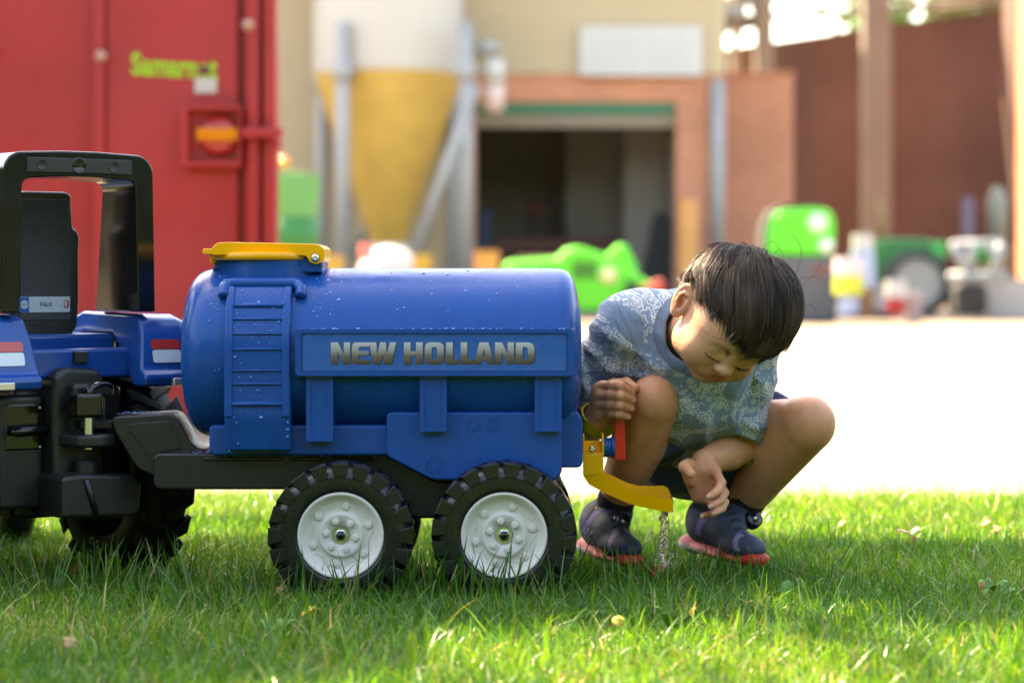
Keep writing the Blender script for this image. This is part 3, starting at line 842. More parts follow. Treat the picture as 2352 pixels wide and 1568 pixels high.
# fenders with reflector stickers
STR = mat('sticker_red', (0.52, 0.035, 0.02), 0.15, coat=.4); STW = mat('sticker_white', (0.60, 0.63, 0.68), 0.15, coat=.4)
CHROME = mat('clear_lamp', (0.62, 0.58, 0.56), 0.08, metal=.6)
zf_t = zb - .004
zf_b = TP(380, 886, -.172)[1]
side = [(-.186, zf_b), (-.190, zf_b + .016), (-.176, zf_b + .028), (-.160, zf_t - .030), (-.146, zf_t - .006), (-.13, zf_t), (.05, zf_t + .004), (.12, zf_t - .02), (.165, zf_b), (.15, zf_b), (.11, zf_b + .055), (.04, zf_t - .03), (-.06, zf_t - .03), (-.12, zf_b + .04), (-.145, zf_b)]
for s in (-1, 1):
    x0, x1 = s * .100, s * .205
    V = []; n = len(side)
    for t, ins in ((0, 0), (.6, 0), (.85, .010), (1, .034)):
        for (a, b) in side:
            hi = max(0, (b - zf_b - .03) / (zf_t - zf_b - .03))
            flare = -.022 * (1 - hi) if t == 0 else 0        # inner edge leans outwards on its way up
            V.append((x0 + (x1 - x0) * t + s * flare * .6, a + (ins * .6 if a < 0 else -ins * .6), b - ins * hi))
    Fc = [[i for i in range(n)], [3 * n + i for i in range(n - 1, -1, -1)]]
    for q in range(3):
        Fc += [(q * n + i, (q + 1) * n + i, (q + 1) * n + (i + 1) % n, q * n + (i + 1) % n) for i in range(n)]
    if s > 0: Fc = [list(reversed(g)) for g in Fc]
    fen = mk('fender', V, Fc, BLUE_GLOSS, TT_, local=True, bevel=.009, seg=4)
    # sticker lies on the sloping rear face between side[2] and side[3]
    a0, a1 = np.array(side[2]), np.array(side[3]); ud = (a1 - a0) / np.linalg.norm(a1 - a0); nd = np.array([-ud[1], ud[0]])
    if nd[0] > 0: nd = -nd
    L_ = np.linalg.norm(a1 - a0)
    def onface(x, t, o): q = a0 + ud * t + nd * o; return (x, q[0], q[1])
    xa, xb = s * .110, s * .160
    if xa > xb: xa, xb = xb, xa
    for m, t0, t1, nm in ((STW, .16, .52, 'reflector_white'), (STR, .54, .82, 'reflector_red')):
        lp = rrect(xa, t0 * L_, xb, t1 * L_, .004)
        V = [onface(x, t, .0016) for x, t in lp] + [onface(x, t, .0004) for x, t in lp]; n2 = len(lp)
        mk(nm, V, [list(range(n2))] + [(i, (i + 1) % n2, (i + 1) % n2 + n2, i + n2) for i in range(n2)], m, fen, local=True, smooth=False)
    tmk(MB().box((s * .135, -.1935, zf_b + .001), (s * .192, -.180, zf_b + .013)), 'tail_lamp', CHROME, fen, bevel=.002)
# rear wheels
DULL2 = mat('dull_tyre', (0.006, 0.006, 0.007), .6, spec=.3, bump=.1, bscale=300)
DULL = mat('dull_black', (0.004, 0.004, 0.004), .85, spec=.15)
def big_wheel(lx):
    rr, hw = .170, .042
    Mxx = frame((0, 0, 0), (0, 1, 0), (0, 0, 1), (1, 0, 0))
    wl = MB().lathe([(0, -.030), (.080, -.031), (.104, -.037), (.104, .037), (.080, .031), (0, .030)], 40, Mxx).mk('rear_wheel', DULL, TT_, local=True, sharp=30)
    MB().lathe([(.100, -.034), (.106, -.041), (.136, -.043), (.152, -.039), (.1625, -.030), (.1645, 0), (.1625, .030), (.152, .039), (.136, .043), (.106, .041), (.100, .034), (.097, 0)], 56, Mxx, closed=True).mk('tyre', DULL2, wl, local=True)
    lg = MB(); t2 = MB()
    for sgn in (1, -1):
        t2 = MB(); lug_ring(t2, .152, rr - .001, -.0425 * sgn, .006 * sgn, 20, 9.5, R(13), 0 if sgn > 0 else R(9))
        v = np.vstack(t2.v); lg.add(np.stack([v[:, 1], v[:, 0], v[:, 2]], 1), t2.f)
    lg.mk('tread', DULL2, wl, local=True, bevel=.002, seg=2)
    wl.location = (lx, 0, rr)
    return wl
big_wheel(.146); big_wheel(-.188)
# black rear housing, hitch column and draw plates
hs = MB().prism([(-.095, z_px(1185, 3.8)), (.095, z_px(1185, 3.8)), (.095, zd - .06), (-.095, zd - .06)], -.10, .30); tmk(hs, 'body', BLACK, bevel=.010)
lz = lambda y: TP(150, y, -.15)[1]
colm = MB().prism([(-.052, lz(1185)), (.040, lz(1185)), (.040, lz(905)), (.030, lz(850)), (-.030, lz(843)), (-.052, lz(862))], -.152, -.08); hc = tmk(colm, 'hitch_column', BLACK, bevel=.010, seg=4)
tmk(MB().prism([(-.030, lz(915)), (.042, lz(915)), (.042, lz(880)), (-.030, lz(880))], -.176, -.14), 'upper_boss', BLACK, hc, bevel=.008)
lzh = lambda y: TP(205, y, -.19)[1]
dp = MB().prism([(.035 * math.cos(t), -.190 + .026 * math.sin(t)) for t in np.linspace(R(180), R(360), 14)] + [(.045, -.14), (-.045, -.14)], lzh(1027), lzh(996), axis='z'); tmk(dp, 'draw_plate', BLACK, bevel=.006)
pc = TP(204, 975, -.195)
tmk(MB().lathe([(0, lzh(1030)), (.008, lzh(1030)), (.008, lzh(940)), (0, lzh(940))], 16, frame((pc[0], -.195, 0), (1, 0, 0), (0, 1, 0), (0, 0, 1))), 'hitch_pin', STEEL, sharp=30)
# pin handle: boxy grip with a hooked thumb tab
gx, _g = TP(192, 930, -.19)
gm = MB()
gm.box((gx - .020, -.212, lzh(958)), (gx + .024, -.172, lzh(902)))
tmk(gm, 'pin_handle', BLACK_GLOSS, bevel=.006)
hk = spline([(gx + .006, -.19, lzh(906)), (gx + .012, -.19, lzh(892)), (gx + .026, -.19, lzh(884)), (gx + .040, -.19, lzh(883)), (gx + .050, -.19, lzh(892))], 12)
tmk(MB().tube(hk, [.012, .012, .012, .011, .011, .010, .009, .008, .007, .006, .005, .004], 10, flat=.55), 'thumb_tab', BLACK_GLOSS)
# lower coupling block with cap, rib and side lever
lb = MB().prism([(-.062, lzh(1186)), (.056, lzh(1192)), (.070, lzh(1180)), (.074, lzh(1110)), (.060, lzh(1092)), (-.030, lzh(1084)), (-.062, lzh(1090))], -.205, -.10); lo = tmk(lb, 'lower_coupling', BLACK, bevel=.012, seg=4)
tmk(MB().tube([(-.024, -.208, lzh(1098)), (-.006, -.208, lzh(1180))], .0045, 8), 'coupling_rib', BLACK, lo)
tmk(MB().lathe([(0, lzh(1058)), (.016, lzh(1058)), (.0185, lzh(1063)), (.0185, lzh(1090)), (0, lzh(1090))], 24, frame((TP(203, 1075, -.175)[0], -.170, 0), (1, 0, 0), (0, 1, 0), (0, 0, 1))), 'coupling_cap', BLACK, lo, sharp=30)
tmk(MB().box((-.180, -.118, lz(1168)), (-.050, -.07, lz(908))), 'side_panel', BLACK, bevel=.008)
tmk(MB().box((-.118, -.1195, lz(1035)), (-.056, -.11, lz(925))), 'side_recess', BLACK_GLOSS, bevel=.006)
hx = TP(25, 990, -.135)[0]
tmk(MB().tube(spline([(hx, -.135, lz(990)), (hx + .03, -.135, lz(987)), (hx + .062, -.13, lz(985))], 8), [.004, .0075, .0085, .0085, .0085, .0085, .008, .008], 10), 'side_lever', BLACK_GLOSS)
for zz in (937, 1027):
    tmk(MB().ball((-.060, -.121, lz(zz)), .003, 8), 'panel_screw', STEEL)
# front leg of the tractor and its front wheels far away under the body
tmk(MB().tube([(0, .10, .16), (0, .46, .14)], .03, 12), 'front_beam', BLACK)
for s in (-1, 1):
    Mxx = frame((0, 0, 0), (0, 1, 0), (0, 0, 1), (1, 0, 0))
    fw = MB().lathe([(.04, -.03), (.06, -.03), (.085, -.028), (.095, -.015), (.097, 0), (.095, .015), (.085, .028), (.04, .03), (0, .02)], 40, Mxx).mk('front_wheel', TYRE, TT_, local=True)
    fw.location = (s * .15, .46, .097)
hood = MB().prism([(-.02, .20), (.62, .19), (.64, .30), (.60, .36), (.10, .42), (.0, .40)], -.075, .075, axis='x'); tmk(hood, 'hood', BLUE_GLOSS, bevel=.015)
# ================================================================ the yard behind
YB = 35.0
def bx(x0, x1, y0, y1, Y, d, Yd=None):
    """a box whose front face covers a picture rectangle at distance Y and is d deep"""
    a, b = W(x0, y1, Y), W(x1, y0, Y)
    return (a[0], Y, a[2]), (b[0], Y + d, b[2])
def GZ(y): return y
CREAM = mat('cream_sheet_wall', (0.56, 0.435, 0.27), 0.6, vary=0.06, vscale=0.7)
def brick_material(name, c1, c2, mortar, sc=1.0):
    m = bpy.data.materials.new(name); m.use_nodes = True
    N = m.node_tree.nodes; L = m.node_tree.links; b = N['Principled BSDF']; b.inputs['Roughness'].default_value = 0.9
    tc = N.new('ShaderNodeTexCoord'); mp = N.new('ShaderNodeMapping'); mp.inputs['Rotation'].default_value = (R(90), 0, 0)
    L.new(tc.outputs['Object'], mp.inputs['Vector'])
    br = N.new('ShaderNodeTexBrick'); br.inputs['Color1'].default_value = c1; br.inputs['Color2'].default_value = c2; br.inputs['Mortar'].default_value = mortar
    br.inputs['Scale'].default_value = sc; br.inputs['Brick Width'].default_value = 0.22; br.inputs['Row Height'].default_value = 0.072; br.inputs['Mortar Size'].default_value = 0.008
    L.new(mp.outputs[0], br.inputs['Vector'])
    no = N.new('ShaderNodeTexNoise'); no.inputs['Scale'].default_value = 0.6; no.inputs['Detail'].default_value = 4; L.new(tc.outputs['Object'], no.inputs['Vector'])
    mr = N.new('ShaderNodeMapRange'); mr.inputs[1].default_value = .3; mr.inputs[2].default_value = .7; mr.inputs[3].default_value = .82; mr.inputs[4].default_value = 1.15; L.new(no.outputs['Fac'], mr.inputs[0])
    mx = N.new('ShaderNodeMix'); mx.data_type = 'RGBA'; mx.blend_type = 'MULTIPLY'; mx.inputs[0].default_value = 1
    L.new(br.outputs['Color'], mx.inputs[6]); L.new(mr.outputs[0], mx.inputs[7]); L.new(mx.outputs[2], b.inputs['Base Color'])
    return m
BRICK = brick_material('orange_brick', (0.64, 0.23, 0.115, 1), (0.56, 0.185, 0.09, 1), (0.58, 0.36, 0.25, 1))
BRICK_B = brick_material('brown_brick', (0.150, 0.078, 0.062, 1), (0.122, 0.064, 0.052, 1), (0.15, 0.095, 0.08, 1))
GREYM = mat('galvanised_steel', (0.33, 0.32, 0.31), 0.55, metal=.15, vary=.08, vscale=3)
DARK = mat('dark_interior', (0.38, 0.33, 0.30), 0.9)
GREYW = mat('grey_plaster', (0.46, 0.42, 0.39), 0.9, vary=.1, vscale=.8)
WHITE = mat('white_paint', (0.56, 0.53, 0.50), 0.5, vary=.03, vscale=2)
GREEN = mat('machine_green', (0.075, 0.62, 0.025), 0.38, vary=.05, vscale=4)
GREEND = mat('tractor_green', (0.010, 0.16, 0.030), 0.4)
RUBBER = mat('rubber', (0.03, 0.03, 0.03), 0.8)
HUBG = mat('hub_grey', (0.34, 0.32, 0.31), 0.6)
WOOD = mat('orange_timber', (0.74, 0.33, 0.10), 0.7, vary=.1, vscale=3)
BROWN = mat('brown_timber', (0.24, 0.13, 0.06), 0.8)
GDOOR = mat('door_green', (0.020, 0.17, 0.085), 0.5)
BEIGE = mat('door_beige', (0.30, 0.23, 0.16), 0.6)
YEL_C = mat('yellow_fibreglass', (0.56, 0.33, 0.07), 0.45, vary=.12, vscale=2.5)
GROUND = 760
# --- barn: cream sheet above, brick below, wide doorway
barn = thing('barn', 'barn with cream sheeted upper wall, orange brick base and a wide dark doorway', 'building', (W(1300, 700, YB)[0], YB, 0))
def part(name, m, parent, *boxes, **kw):
    mb = MB()
    for b in boxes: mb.box(*b)
    return mb.mk(name, m, parent, **kw)
def floor_box(x0, x1, ytop, Y, d):
    a, b = W(x0, 700, Y), W(x1, ytop, Y)
    return (a[0], Y, 0.0), (b[0], Y + d, b[2])
zhi = 9.2
a = W(300, 0, YB); b = W(1664, 178, YB)
ztop_brick = W(0, 172, YB)[2]
cream = part('cream_wall', CREAM, barn, ((W(-700, 0, YB)[0], YB - .12, ztop_brick), (b[0], YB + .12, zhi)), ((W(-700, 0, YB)[0], YB - .121, 0), (W(1046, 0, YB)[0], YB + .12, ztop_brick)), smooth=False)
for k in range(98):                                   # pressed ribs of the sheet wall
    x = W(-700, 0, YB)[0] + .16 * k
    z0_ = 0 if x < W(1040, 0, YB)[0] else ztop_brick + .004
    if x < b[0] - .1: part('sheet_rib', CREAM, cream, ((x, YB - .16, z0_), (x + .045, YB - .122, zhi - .02)), smooth=False)
dx0, dx1, dzt = W(1092, 0, YB)[0], W(1552, 0, YB)[0], W(0, 236, YB)[2]
part('brick_wall', BRICK, barn, ((W(1046, 0, YB)[0], YB - .1, 0), (dx0, YB + .2, ztop_brick - .002)), ((dx1, YB - .1, 0), (b[0], YB + .2, ztop_brick - .002)), ((dx0, YB - .1, dzt), (dx1, YB + .2, ztop_brick - .002)), smooth=False)
part('door_lintel', GDOOR, barn, ((dx0 + .02, YB - .06, W(0, 262, YB)[2]), (dx1 - .02, YB + .1, dzt - .003)), smooth=False)
part('roller_door', BEIGE, barn, ((dx0 + .01, YB + .02, W(0, 291, YB)[2]), (dx1 - .01, YB + .10, W(0, 263, YB)[2])), smooth=False)
part('room_floor', GREYW, barn, ((dx0 - 1, YB + .2, -.02), (dx1 + 1, YB + 7, .004)), smooth=False)
part('room_back_wall', DARK, barn, ((dx0 - 1, YB + 7, 0), (dx1 + 1, YB + 7.2, 4.5)), smooth=False)
part('room_side_wall', GREYW, barn, ((dx1 + .02, YB + .21, 0), (dx1 + .2, YB + 7, 4.5)), smooth=False)
part('room_partition', GREYW, barn, ((W(1435, 0, YB + 3)[0], YB + 3, 0), (dx1 + .5, YB + 3.2, 4.5)), ((W(1300, 0, YB + 5)[0], YB + 5, 0), (W(1435, 0, YB + 5)[0], YB + 5.1, 4.5)), smooth=False)
part('room_left_wall', DARK, barn, ((dx0 - .3, YB + .21, 0), (dx0 - .1, YB + 7, 4.5)), smooth=False)
part('room_ceiling', DARK, barn, ((dx0 - 1, YB + .21, 4.3), (dx1 + 1, YB + 7, 4.5)), smooth=False)
MB().prism([(YB - .8, zhi - .3), (YB - .8, zhi - .2), (YB + 8, zhi + 1.8), (YB + 8, zhi + 1.7)], W(-720, 0, YB)[0], b[0] + .3, axis='x').mk('roof', GREYW, barn, smooth=False)
part('back_wall', CREAM, barn, ((W(-700, 0, YB)[0], YB + 7.8, 0), (b[0], YB + 8, zhi + 1.6)), smooth=False)
dp_ = MB().tube([(W(1645, 0, YB)[0], YB - .22, 0.1), (W(1645, 0, YB)[0], YB - .22, ztop_brick - .1)], .10, 12).mk('drain_pipe', GREYM, barn)
sign = part('sign_board', WHITE, None, bx(1332, 1612, 62, 174, YB - .26, .06), smooth=False)
INK = mat('sign_ink', (0.45, 0.43, 0.44), 0.6)
for k in range(5):
    part('sign_line', INK, sign, bx(1352, 1470 if k % 2 else 1462, 82 + 18 * k, 86 + 18 * k, YB - .265, .003), smooth=False)
    part('sign_line', INK, sign, bx(1486, 1596 if k % 2 else 1580, 84 + 18 * k, 88 + 18 * k, YB - .265, .003), smooth=False)
tag(sign, 'white notice board fixed to the cream wall above the barn doorway', 'sign')
lamp = thing('wall_lamp', 'grey wall lamp on an arm with a pale pink tube hanging below it', 'lamp', tuple(W(1125, 700, 33.5) * [1, 1, 0] + [0, 0, 2.9]))
c = W(1120, 112, 33.5)
MB().ball(c, (.20, .14, .12), 14).mk('lamp_head', GREYM, lamp)
MB().tube([W(1120, 112, 33.6), W(1110, 100, 34.9)], .05, 8).mk('lamp_arm', GREYM, lamp)
PINK = mat('pale_pink_plastic', (0.72, 0.50, 0.45), 0.5)
MB().lathe([(0, W(0, 262, 33.5)[2]), (.13, W(0, 258, 33.5)[2]), (.15, W(0, 196, 33.5)[2]), (0, W(0, 194, 33.5)[2])], 16, frame((W(1135, 0, 33.5)[0], 33.5, 0), (1, 0, 0), (0, 1, 0), (0, 0, 1))).mk('pink_tube', PINK, lamp)
MB().lathe([(0, W(0, 195, 33.5)[2]), (.15, W(0, 194, 33.5)[2]), (.14, W(0, 138, 33.5)[2]), (0, W(0, 134, 33.5)[2])], 16, frame((W(1135, 0, 33.5)[0], 33.5, 0), (1, 0, 0), (0, 1, 0), (0, 0, 1))).mk('white_tube', WHITE, lamp)
# --- feed silo
YSI = 33.3
sc_ = W(892, 700, YSI)
silo = thing('feed_silo', 'feed silo with white drum, yellow cone and grey steel legs', 'silo', (sc_[0], YSI, 0))
fr_ = frame((sc_[0], YSI, 0), (1, 0, 0), (0, 1, 0), (0, 0, 1))
rs = 172 / F * YSI
zj = W(0, 172, YSI)[2]; zc0 = W(0, 545, YSI)[2]
MB().lathe([(0, zj + 3.6), (rs, zj + 3.2), (rs, zj + .03), (rs - .02, zj)], 48, fr_).mk('drum', WHITE, silo, sharp=40)
MB().lathe([(rs - .02, zj - .004), (rs - .03, zj - .10), (.26, zc0), (.22, zc0 - .1), (0, zc0 - .1)], 48, fr_).mk('cone', YEL_C, silo, sharp=60)
MB().lathe([(0, zc0 - .55), (.16, zc0 - .5), (.30, zc0 - .2), (.28, zc0 - .1), (0, zc0 - .09)], 24, fr_).mk('outlet_boot', WHITE, silo)
for (x, y) in ((787, -1.02), (1070, -1.02), (740, .95), (1040, .95)):
    X = W(x, 0, YSI + y)[0]
    leg = MB().tube([(X, YSI + y, 0), (X, YSI + y, zj + .6)], .095, 12).mk('leg', GREYM, silo)
    MB().box((X - .2, YSI + y - .2, 0), (X + .2, YSI + y + .2, .05)).mk('foot', GREYM, leg, smooth=False)
    MB().ball((X, YSI + y, zj - .05), .16, 10).mk('leg_clamp', GREYM, leg)
q0, q1 = W(1092, 195, YSI - 1.1), W(935, 640, YSI - 1.1)
MB().tube([q0, q1], .075, 10).mk('brace', GREYM, silo)
q0, q1 = W(1040, 200, YSI + .95), W(770, 640, YSI + .95)
MB().tube([q0, q1], .06, 10).mk('brace', GREYM, silo)
# --- low brick annex beside the barn
YA = 36.5
ann = thing('brick_annex', 'low orange brick annex to the right of the barn', 'building', (W(1740, 700, YA)[0], YA, 0))
part('wall', BRICK, ann, floor_box(1660, 1822, 172, YA, 5.0), smooth=False)
part('coping', BRICK, ann, ((W(1656, 0, YA)[0], YA - .06, W(0, 172, YA)[2] + .002), (W(1826, 0, YA)[0], YA + 5.05, W(0, 166, YA)[2])), smooth=False)
part('plinth', GREYW, ann, floor_box(1664, 1824, 640, YA - .08, .07), smooth=False)
# --- open brick hall far right
YHL = 46.0
hall = thing('brick_hall', 'tall brown brick hall wall with grey columns and open roof trusses', 'building', (W(2050, 700, YHL)[0], YHL, 0))
pz = lambda y: W(0, y, YHL)[2]
MB().prism([(W(1600, 0, YHL)[0], 0), (W(2700, 0, YHL)[0], 0), (W(2700, 0, YHL)[0], pz(-40)), (W(1600, 0, YHL)[0], pz(122))], YHL, YHL + .4).mk('back_wall', BRICK_B, hall, smooth=False)
GB = mat('grey_brown_concrete', (0.23, 0.19, 0.15), 0.85, vary=.12, vscale=.7)
for x, Y, wpx in ((2016, 43.5, 62), (1757, 45.2, 40), (1690, 44.8, 14)):
    part('column', GB, hall, ((W(x - wpx / 2, 0, Y)[0], Y, 0), (W(x + wpx / 2, 0, Y)[0], Y + .4, 7.5)), smooth=False)
part('side_pier', BRICK, hall, ((W(2366, 0, 40)[0], 40, 0), (W(4300, 0, 40)[0], 41, 8)), smooth=False)
part('side_pier', BRICK_B, hall, ((W(2330, 0, 44)[0], 44, 0), (W(2440, 0, 44)[0], 45, 8)), smooth=False)
for p, q, r in (((1600, 20), (2010, -90), .09), ((1640, 62), (1900, 20), .07), ((1690, -60), (1760, 80), .06), ((1800, 60), (1860, -40), .05), ((1880, 70), (1905, -30), .05), ((1640, 5), (1990, -10), .05), ((2050, 18), (2330, -10), .06), ((2200, -30), (2190, 30), .05), ((1620, 40), (1990, 30), .05), ((1700, 90), (1715, -20), .05), ((1930, 60), (1985, -20), .05), ((2060, 30), (2120, -20), .05), ((2120, 26), (2330, 4), .07), ((2260, 20), (2270, -30), .06), ((1600, 75), (1760, 58), .06)):
    MB().tube([W(*p, YHL - .6), W(*q, YHL - .6)], r, 6).mk('truss_bar', GB, hall)
part('eaves_beam', GB, hall, ((W(1600, 0, YHL)[0], YHL - .3, pz(-70)), (W(2700, 0, YHL)[0], YHL + .3, pz(-62))), smooth=False)
# --- red wagon
YR = 8.3
REDP = mat('red_wagon_paint', (0.47, 0.030, 0.036), 0.34, vary=.16, vscale=1.3, bump=.05, bscale=6, rvary=.12, coat=.10)
wagon = thing('red_wagon', 'large red steel farm wagon with vertical ribs and a round tail lamp', 'wagon', (W(100, 700, YR)[0], YR, 0))
zr = 1.88
part('rear_panel', REDP, wagon, ((W(-1500, 0, YR)[0], YR + .03, .02), (W(215, 0, YR)[0], YR + .10, zr)), smooth=False)
part('rear_panel', REDP, wagon, ((W(243, 0, YR)[0], YR, .02), (W(546, 0, YR)[0], YR + .10, zr)), bevel=.006, seg=2)
part('rib', REDP, wagon, ((W(216, 0, YR)[0], YR - .02, .02), (W(242, 0, YR)[0], YR + .09, zr)), bevel=.008, seg=3)
part('corner_post', REDP, wagon, ((W(566, 0, YR)[0], YR - .03, 0.02), (W(596, 0, YR)[0], YR + .12, zr)), bevel=.012, seg=3)
part('corner_post', REDP, wagon, ((W(606, 0, YR)[0], YR - .02, 0.02), (W(634, 0, YR)[0], YR + .12, zr)), bevel=.008, seg=3)
part('post_groove', REDP, wagon, ((W(546, 0, YR)[0], YR + .04, 0.02), (W(566, 0, YR)[0], YR + .10, zr)), ((W(596, 0, YR)[0], YR + .03, 0.02), (W(606, 0, YR)[0], YR + .10, zr)), smooth=False)
xw = W(634, 0, YR)[0]
MB().prism([(xw - .06, YR + .12), (xw - .012, YR + .12), (xw - .52, YR + 3.2), (xw - .57, YR + 3.2)], .02, zr, axis='z').mk('side_wall', REDP, wagon, smooth=False)
part('front_wall', REDP, wagon, ((W(-1500, 0, YR)[0], YR + 3.2, .02), (xw - .54, YR + 3.28, zr)), smooth=False)
part('roof_sheet', REDP, wagon, ((W(-1500, 0, YR)[0], YR + .02, zr + .002), (xw - .54, YR + 3.28, zr + .04)), smooth=False)
part('hinge_bar', REDP, wagon, ((W(560, 0, YR)[0], YR - .075, W(0, 320, YR)[2]), (W(652, 0, YR)[0], YR - .031, W(0, 296, YR)[2])), bevel=.008)
part('hinge_knob', REDP, wagon, ((W(634, 0, YR)[0], YR - .085, W(0, 346, YR)[2]), (W(650, 0, YR)[0], YR - .02, W(0, 322, YR)[2])), bevel=.008)
for x, y in ((570, 58), (232, 130)): 
    o = MB().ball(W(x, y, YR - .03), .022, 10).mk('bolt_head', mat('worn_paint', (.55, .30, .22), .5) if x > 500 else bpy.data.materials['worn_paint'] if 'worn_paint' in bpy.data.materials else REDP, wagon)
# lamp housing
hz0, hz1, hx0, hx1 = W(0, 384, YR)[2], W(0, 246, YR)[2], W(422, 0, YR)[0], W(558, 0, YR)[0]
v, f = shape_geo([rrect(hx0, hz0, hx1, hz1, .006), rrect(hx0 + .022, hz0 + .016, hx1 - .006, hz1 - .012, .004)], .035)
lh = mk('lamp_housing', np.stack([v[:, 0], YR - .036 - v[:, 2], v[:, 1]], 1), f, REDP, wagon, bevel=.004)
part('lamp_back_plate', REDP, lh, ((hx0 + .005, YR - .012, hz0 + .005), (hx1 - .005, YR - .002, hz1 - .005)), smooth=False)
LR = mat('lamp_red', (0.50, 0.018, 0.016), 0.2, coat=.5); LO = mat('lamp_amber', (0.85, 0.24, 0.008), 0.2, coat=.5)
Ml = frame(W(503, 311, YR - .02), (1, 0, 0), (0, 0, 1), (0, -1, 0))
MB().lathe([(0, .034), (.05, .031), (.066, .022), (.071, .0)], 36, Ml).mk('tail_lamp', LR, lh)
part('amber_band', LO, lh, ((W(456, 0, YR)[0], YR - .062, W(0, 326, YR)[2]), (W(551, 0, YR)[0], YR - .03, W(0, 296, YR)[2])), bevel=.006)
# green lettering and small stickers
LG = mat('lime_paint', (0.36, 0.62, 0.03), 0.5)
v, f = text_geo('Samarnet', .105, .001, .0032)
sx_ = (W(500, 0, YR)[0] - W(302, 0, YR)[0]) / (v[:, 0].max() - v[:, 0].min())
cw = W(400, 155, YR)
mk('lettering', np.stack([cw[0] + v[:, 0] * sx_, YR - .003 - v[:, 2], cw[2] + v[:, 1] * 1.0 - (v[:, 0] * .04)], 1), f, LG, wagon, smooth=False)
part('dark_sticker', mat('maroon_sticker', (.16, .03, .05), .5), wagon, bx(457, 480, 152, 172, YR - .008, .004), smooth=False)
part('white_sticker', WHITE, wagon, bx(447, 498, 180, 214, YR - .006, .004), smooth=False)
for s in (0, 1):                                     # wheels of the wagon, behind the panel
    o = MB().lathe([(0, -.1), (.3, -.1), (.36, -.06), (.36, .06), (.3, .1), (0, .1)], 28, frame((W(-300, 0, YR)[0] + s * -.6, YR + 1.2 + s, .36), (0, 1, 0), (0, 0, 1), (1, 0, 0))).mk('wheel', RUBBER, wagon)
# --- green bin behind the wagon, with an orange beacon
YG = 22.0
gbin = thing('green_bin', 'pale green round bin partly hidden behind the red wagon', 'bin', (W(680, 700, YG)[0], YG, 0))
GBIN = mat('bin_green', (0.11, 0.34, 0.085), 0.4, vary=.1, vscale=3); GBD = mat('bin_dark_green', (0.022, 0.19, 0.035), 0.4)
fb = frame((W(676, 0, YG)[0], YG, 0), (1, 0, 0), (0, 1, 0), (0, 0, 1))
zz = lambda y: W(0, y, YG)[2]
MB().lathe([(0, 0), (.17, 0), (.2, zz(500)), (.215, zz(498)), (.235, zz(420)), (.23, zz(400)), (0, zz(396))], 28, fb).mk('drum', GBIN, gbin, sharp=50)
MB().lathe([(.215, zz(565)), (.222, zz(560)), (.226, zz(500)), (.205, zz(498))], 28, fb).mk('lower_band', GBD, gbin)
MB().ball(W(650, 375, YG), (.07, .07, .06), 10).mk('beacon', LO, gbin)
MB().tube([W(650, 385, YG), W(650, 400, YG)], .03, 8).mk('beacon_stem', GREYM, gbin)
# --- timber post, red oddments by the silo
def lone(name, label, cat, mb, m, group=None, **kw):
    o = mb.mk(name, m, **kw); return tag(o, label, cat, group)
pp = floor_box(1562, 1603, 460, 33.8, .25)
lone('timber_post', 'orange timber post standing at the right of the barn doorway', 'post', MB().box(*pp), WOOD, bevel=.02)
sk = thing('feed_sack', 'white and red feed sack slumped under the silo cone', 'sack', (W(885, 0, 29)[0], 29, 0))
MB().ball(W(895, 640, 29) * [1, 1, 0] + [0, 0, .42], (.42, .25, .46), 14).mk('sack', WHITE, sk)
MB().tube([W(838, 560, 29), W(852, 640, 29), W(850, 730, 29)], .07, 8).mk('red_tie', mat('faded_red', (.45, .06, .05), .6), sk)
for x, y, r, m, lab in ((770, 608, .11, YEL_C, 'small yellow tub beside the left silo leg'), (970, 606, .12, YEL_C, 'small yellow tub in front of the silo'), (1118, 598, .15, WOOD, 'tan bucket beside the right silo leg')):
    Y = 28.5
    q = W(x, y, Y)
    lone('tub', lab, 'tub', MB().lathe([(0, 0), (r * .8, 0), (r, q[2] + .1), (r * 1.06, q[2] + .11), (r * .9, q[2] + .10), (r * .7, .05), (0, .05)], 16, frame((q[0], Y, 0), (1, 0, 0), (0, 1, 0), (0, 0, 1))), m, sharp=50)
# machines in the barn
im = thing('workshop_machine', 'dark machine with rusty rail standing inside the barn doorway', 'machine', (W(1240, 0, 37.5)[0], 37.5, 0))
RUST = mat('rusty_metal', (.13, .05, .035), .8)
part('body', RUBBER, im, ((W(1180, 0, 37.5)[0], 37.4, 0), (W(1330, 0, 37.5)[0], 38.4, W(0, 590, 37.5)[2])), bevel=.06)
part('rail', RUST, im, ((W(1120, 0, 37)[0], 37, W(0, 575, 37)[2]), (W(1420, 0, 37)[0], 37.1, W(0, 548, 37)[2])), smooth=False)
MB().tube([W(1215, 590, 37.6), W(1225, 470, 37.6), W(1290, 455, 37.6), W(1300, 590, 37.6)], .05, 8).mk('hoop', RUBBER, im)
MB().ball(W(1228, 480, 37.5), .12, 10).mk('red_cap', mat('dull_red', (.13, .02, .02), .6), im)
ip = thing('leaning_panel', 'dark panel leaning against the inner wall of the barn', 'panel', (W(1510, 0, 36)[0], 36, 0))
MB().prism(pxpoly([(1455, 720), (1535, 720), (1542, 500), (1515, 480), (1500, 500)], 35.9), 35.9, 36.0).mk('board', RUBBER, ip, smooth=False)
bt = thing('blue_tool_cart', 'dark blue tool cart just inside the left barn door jamb', 'cart', (W(1118, 0, 36.5)[0], 36.5, 0))
part('cart_box', mat('dark_blue', (.01, .025, .06), .5), bt, ((W(1100, 0, 36.5)[0], 36.4, .2), (W(1128, 0, 36.5)[0], 37, W(0, 480, 36.5)[2])), bevel=.05)
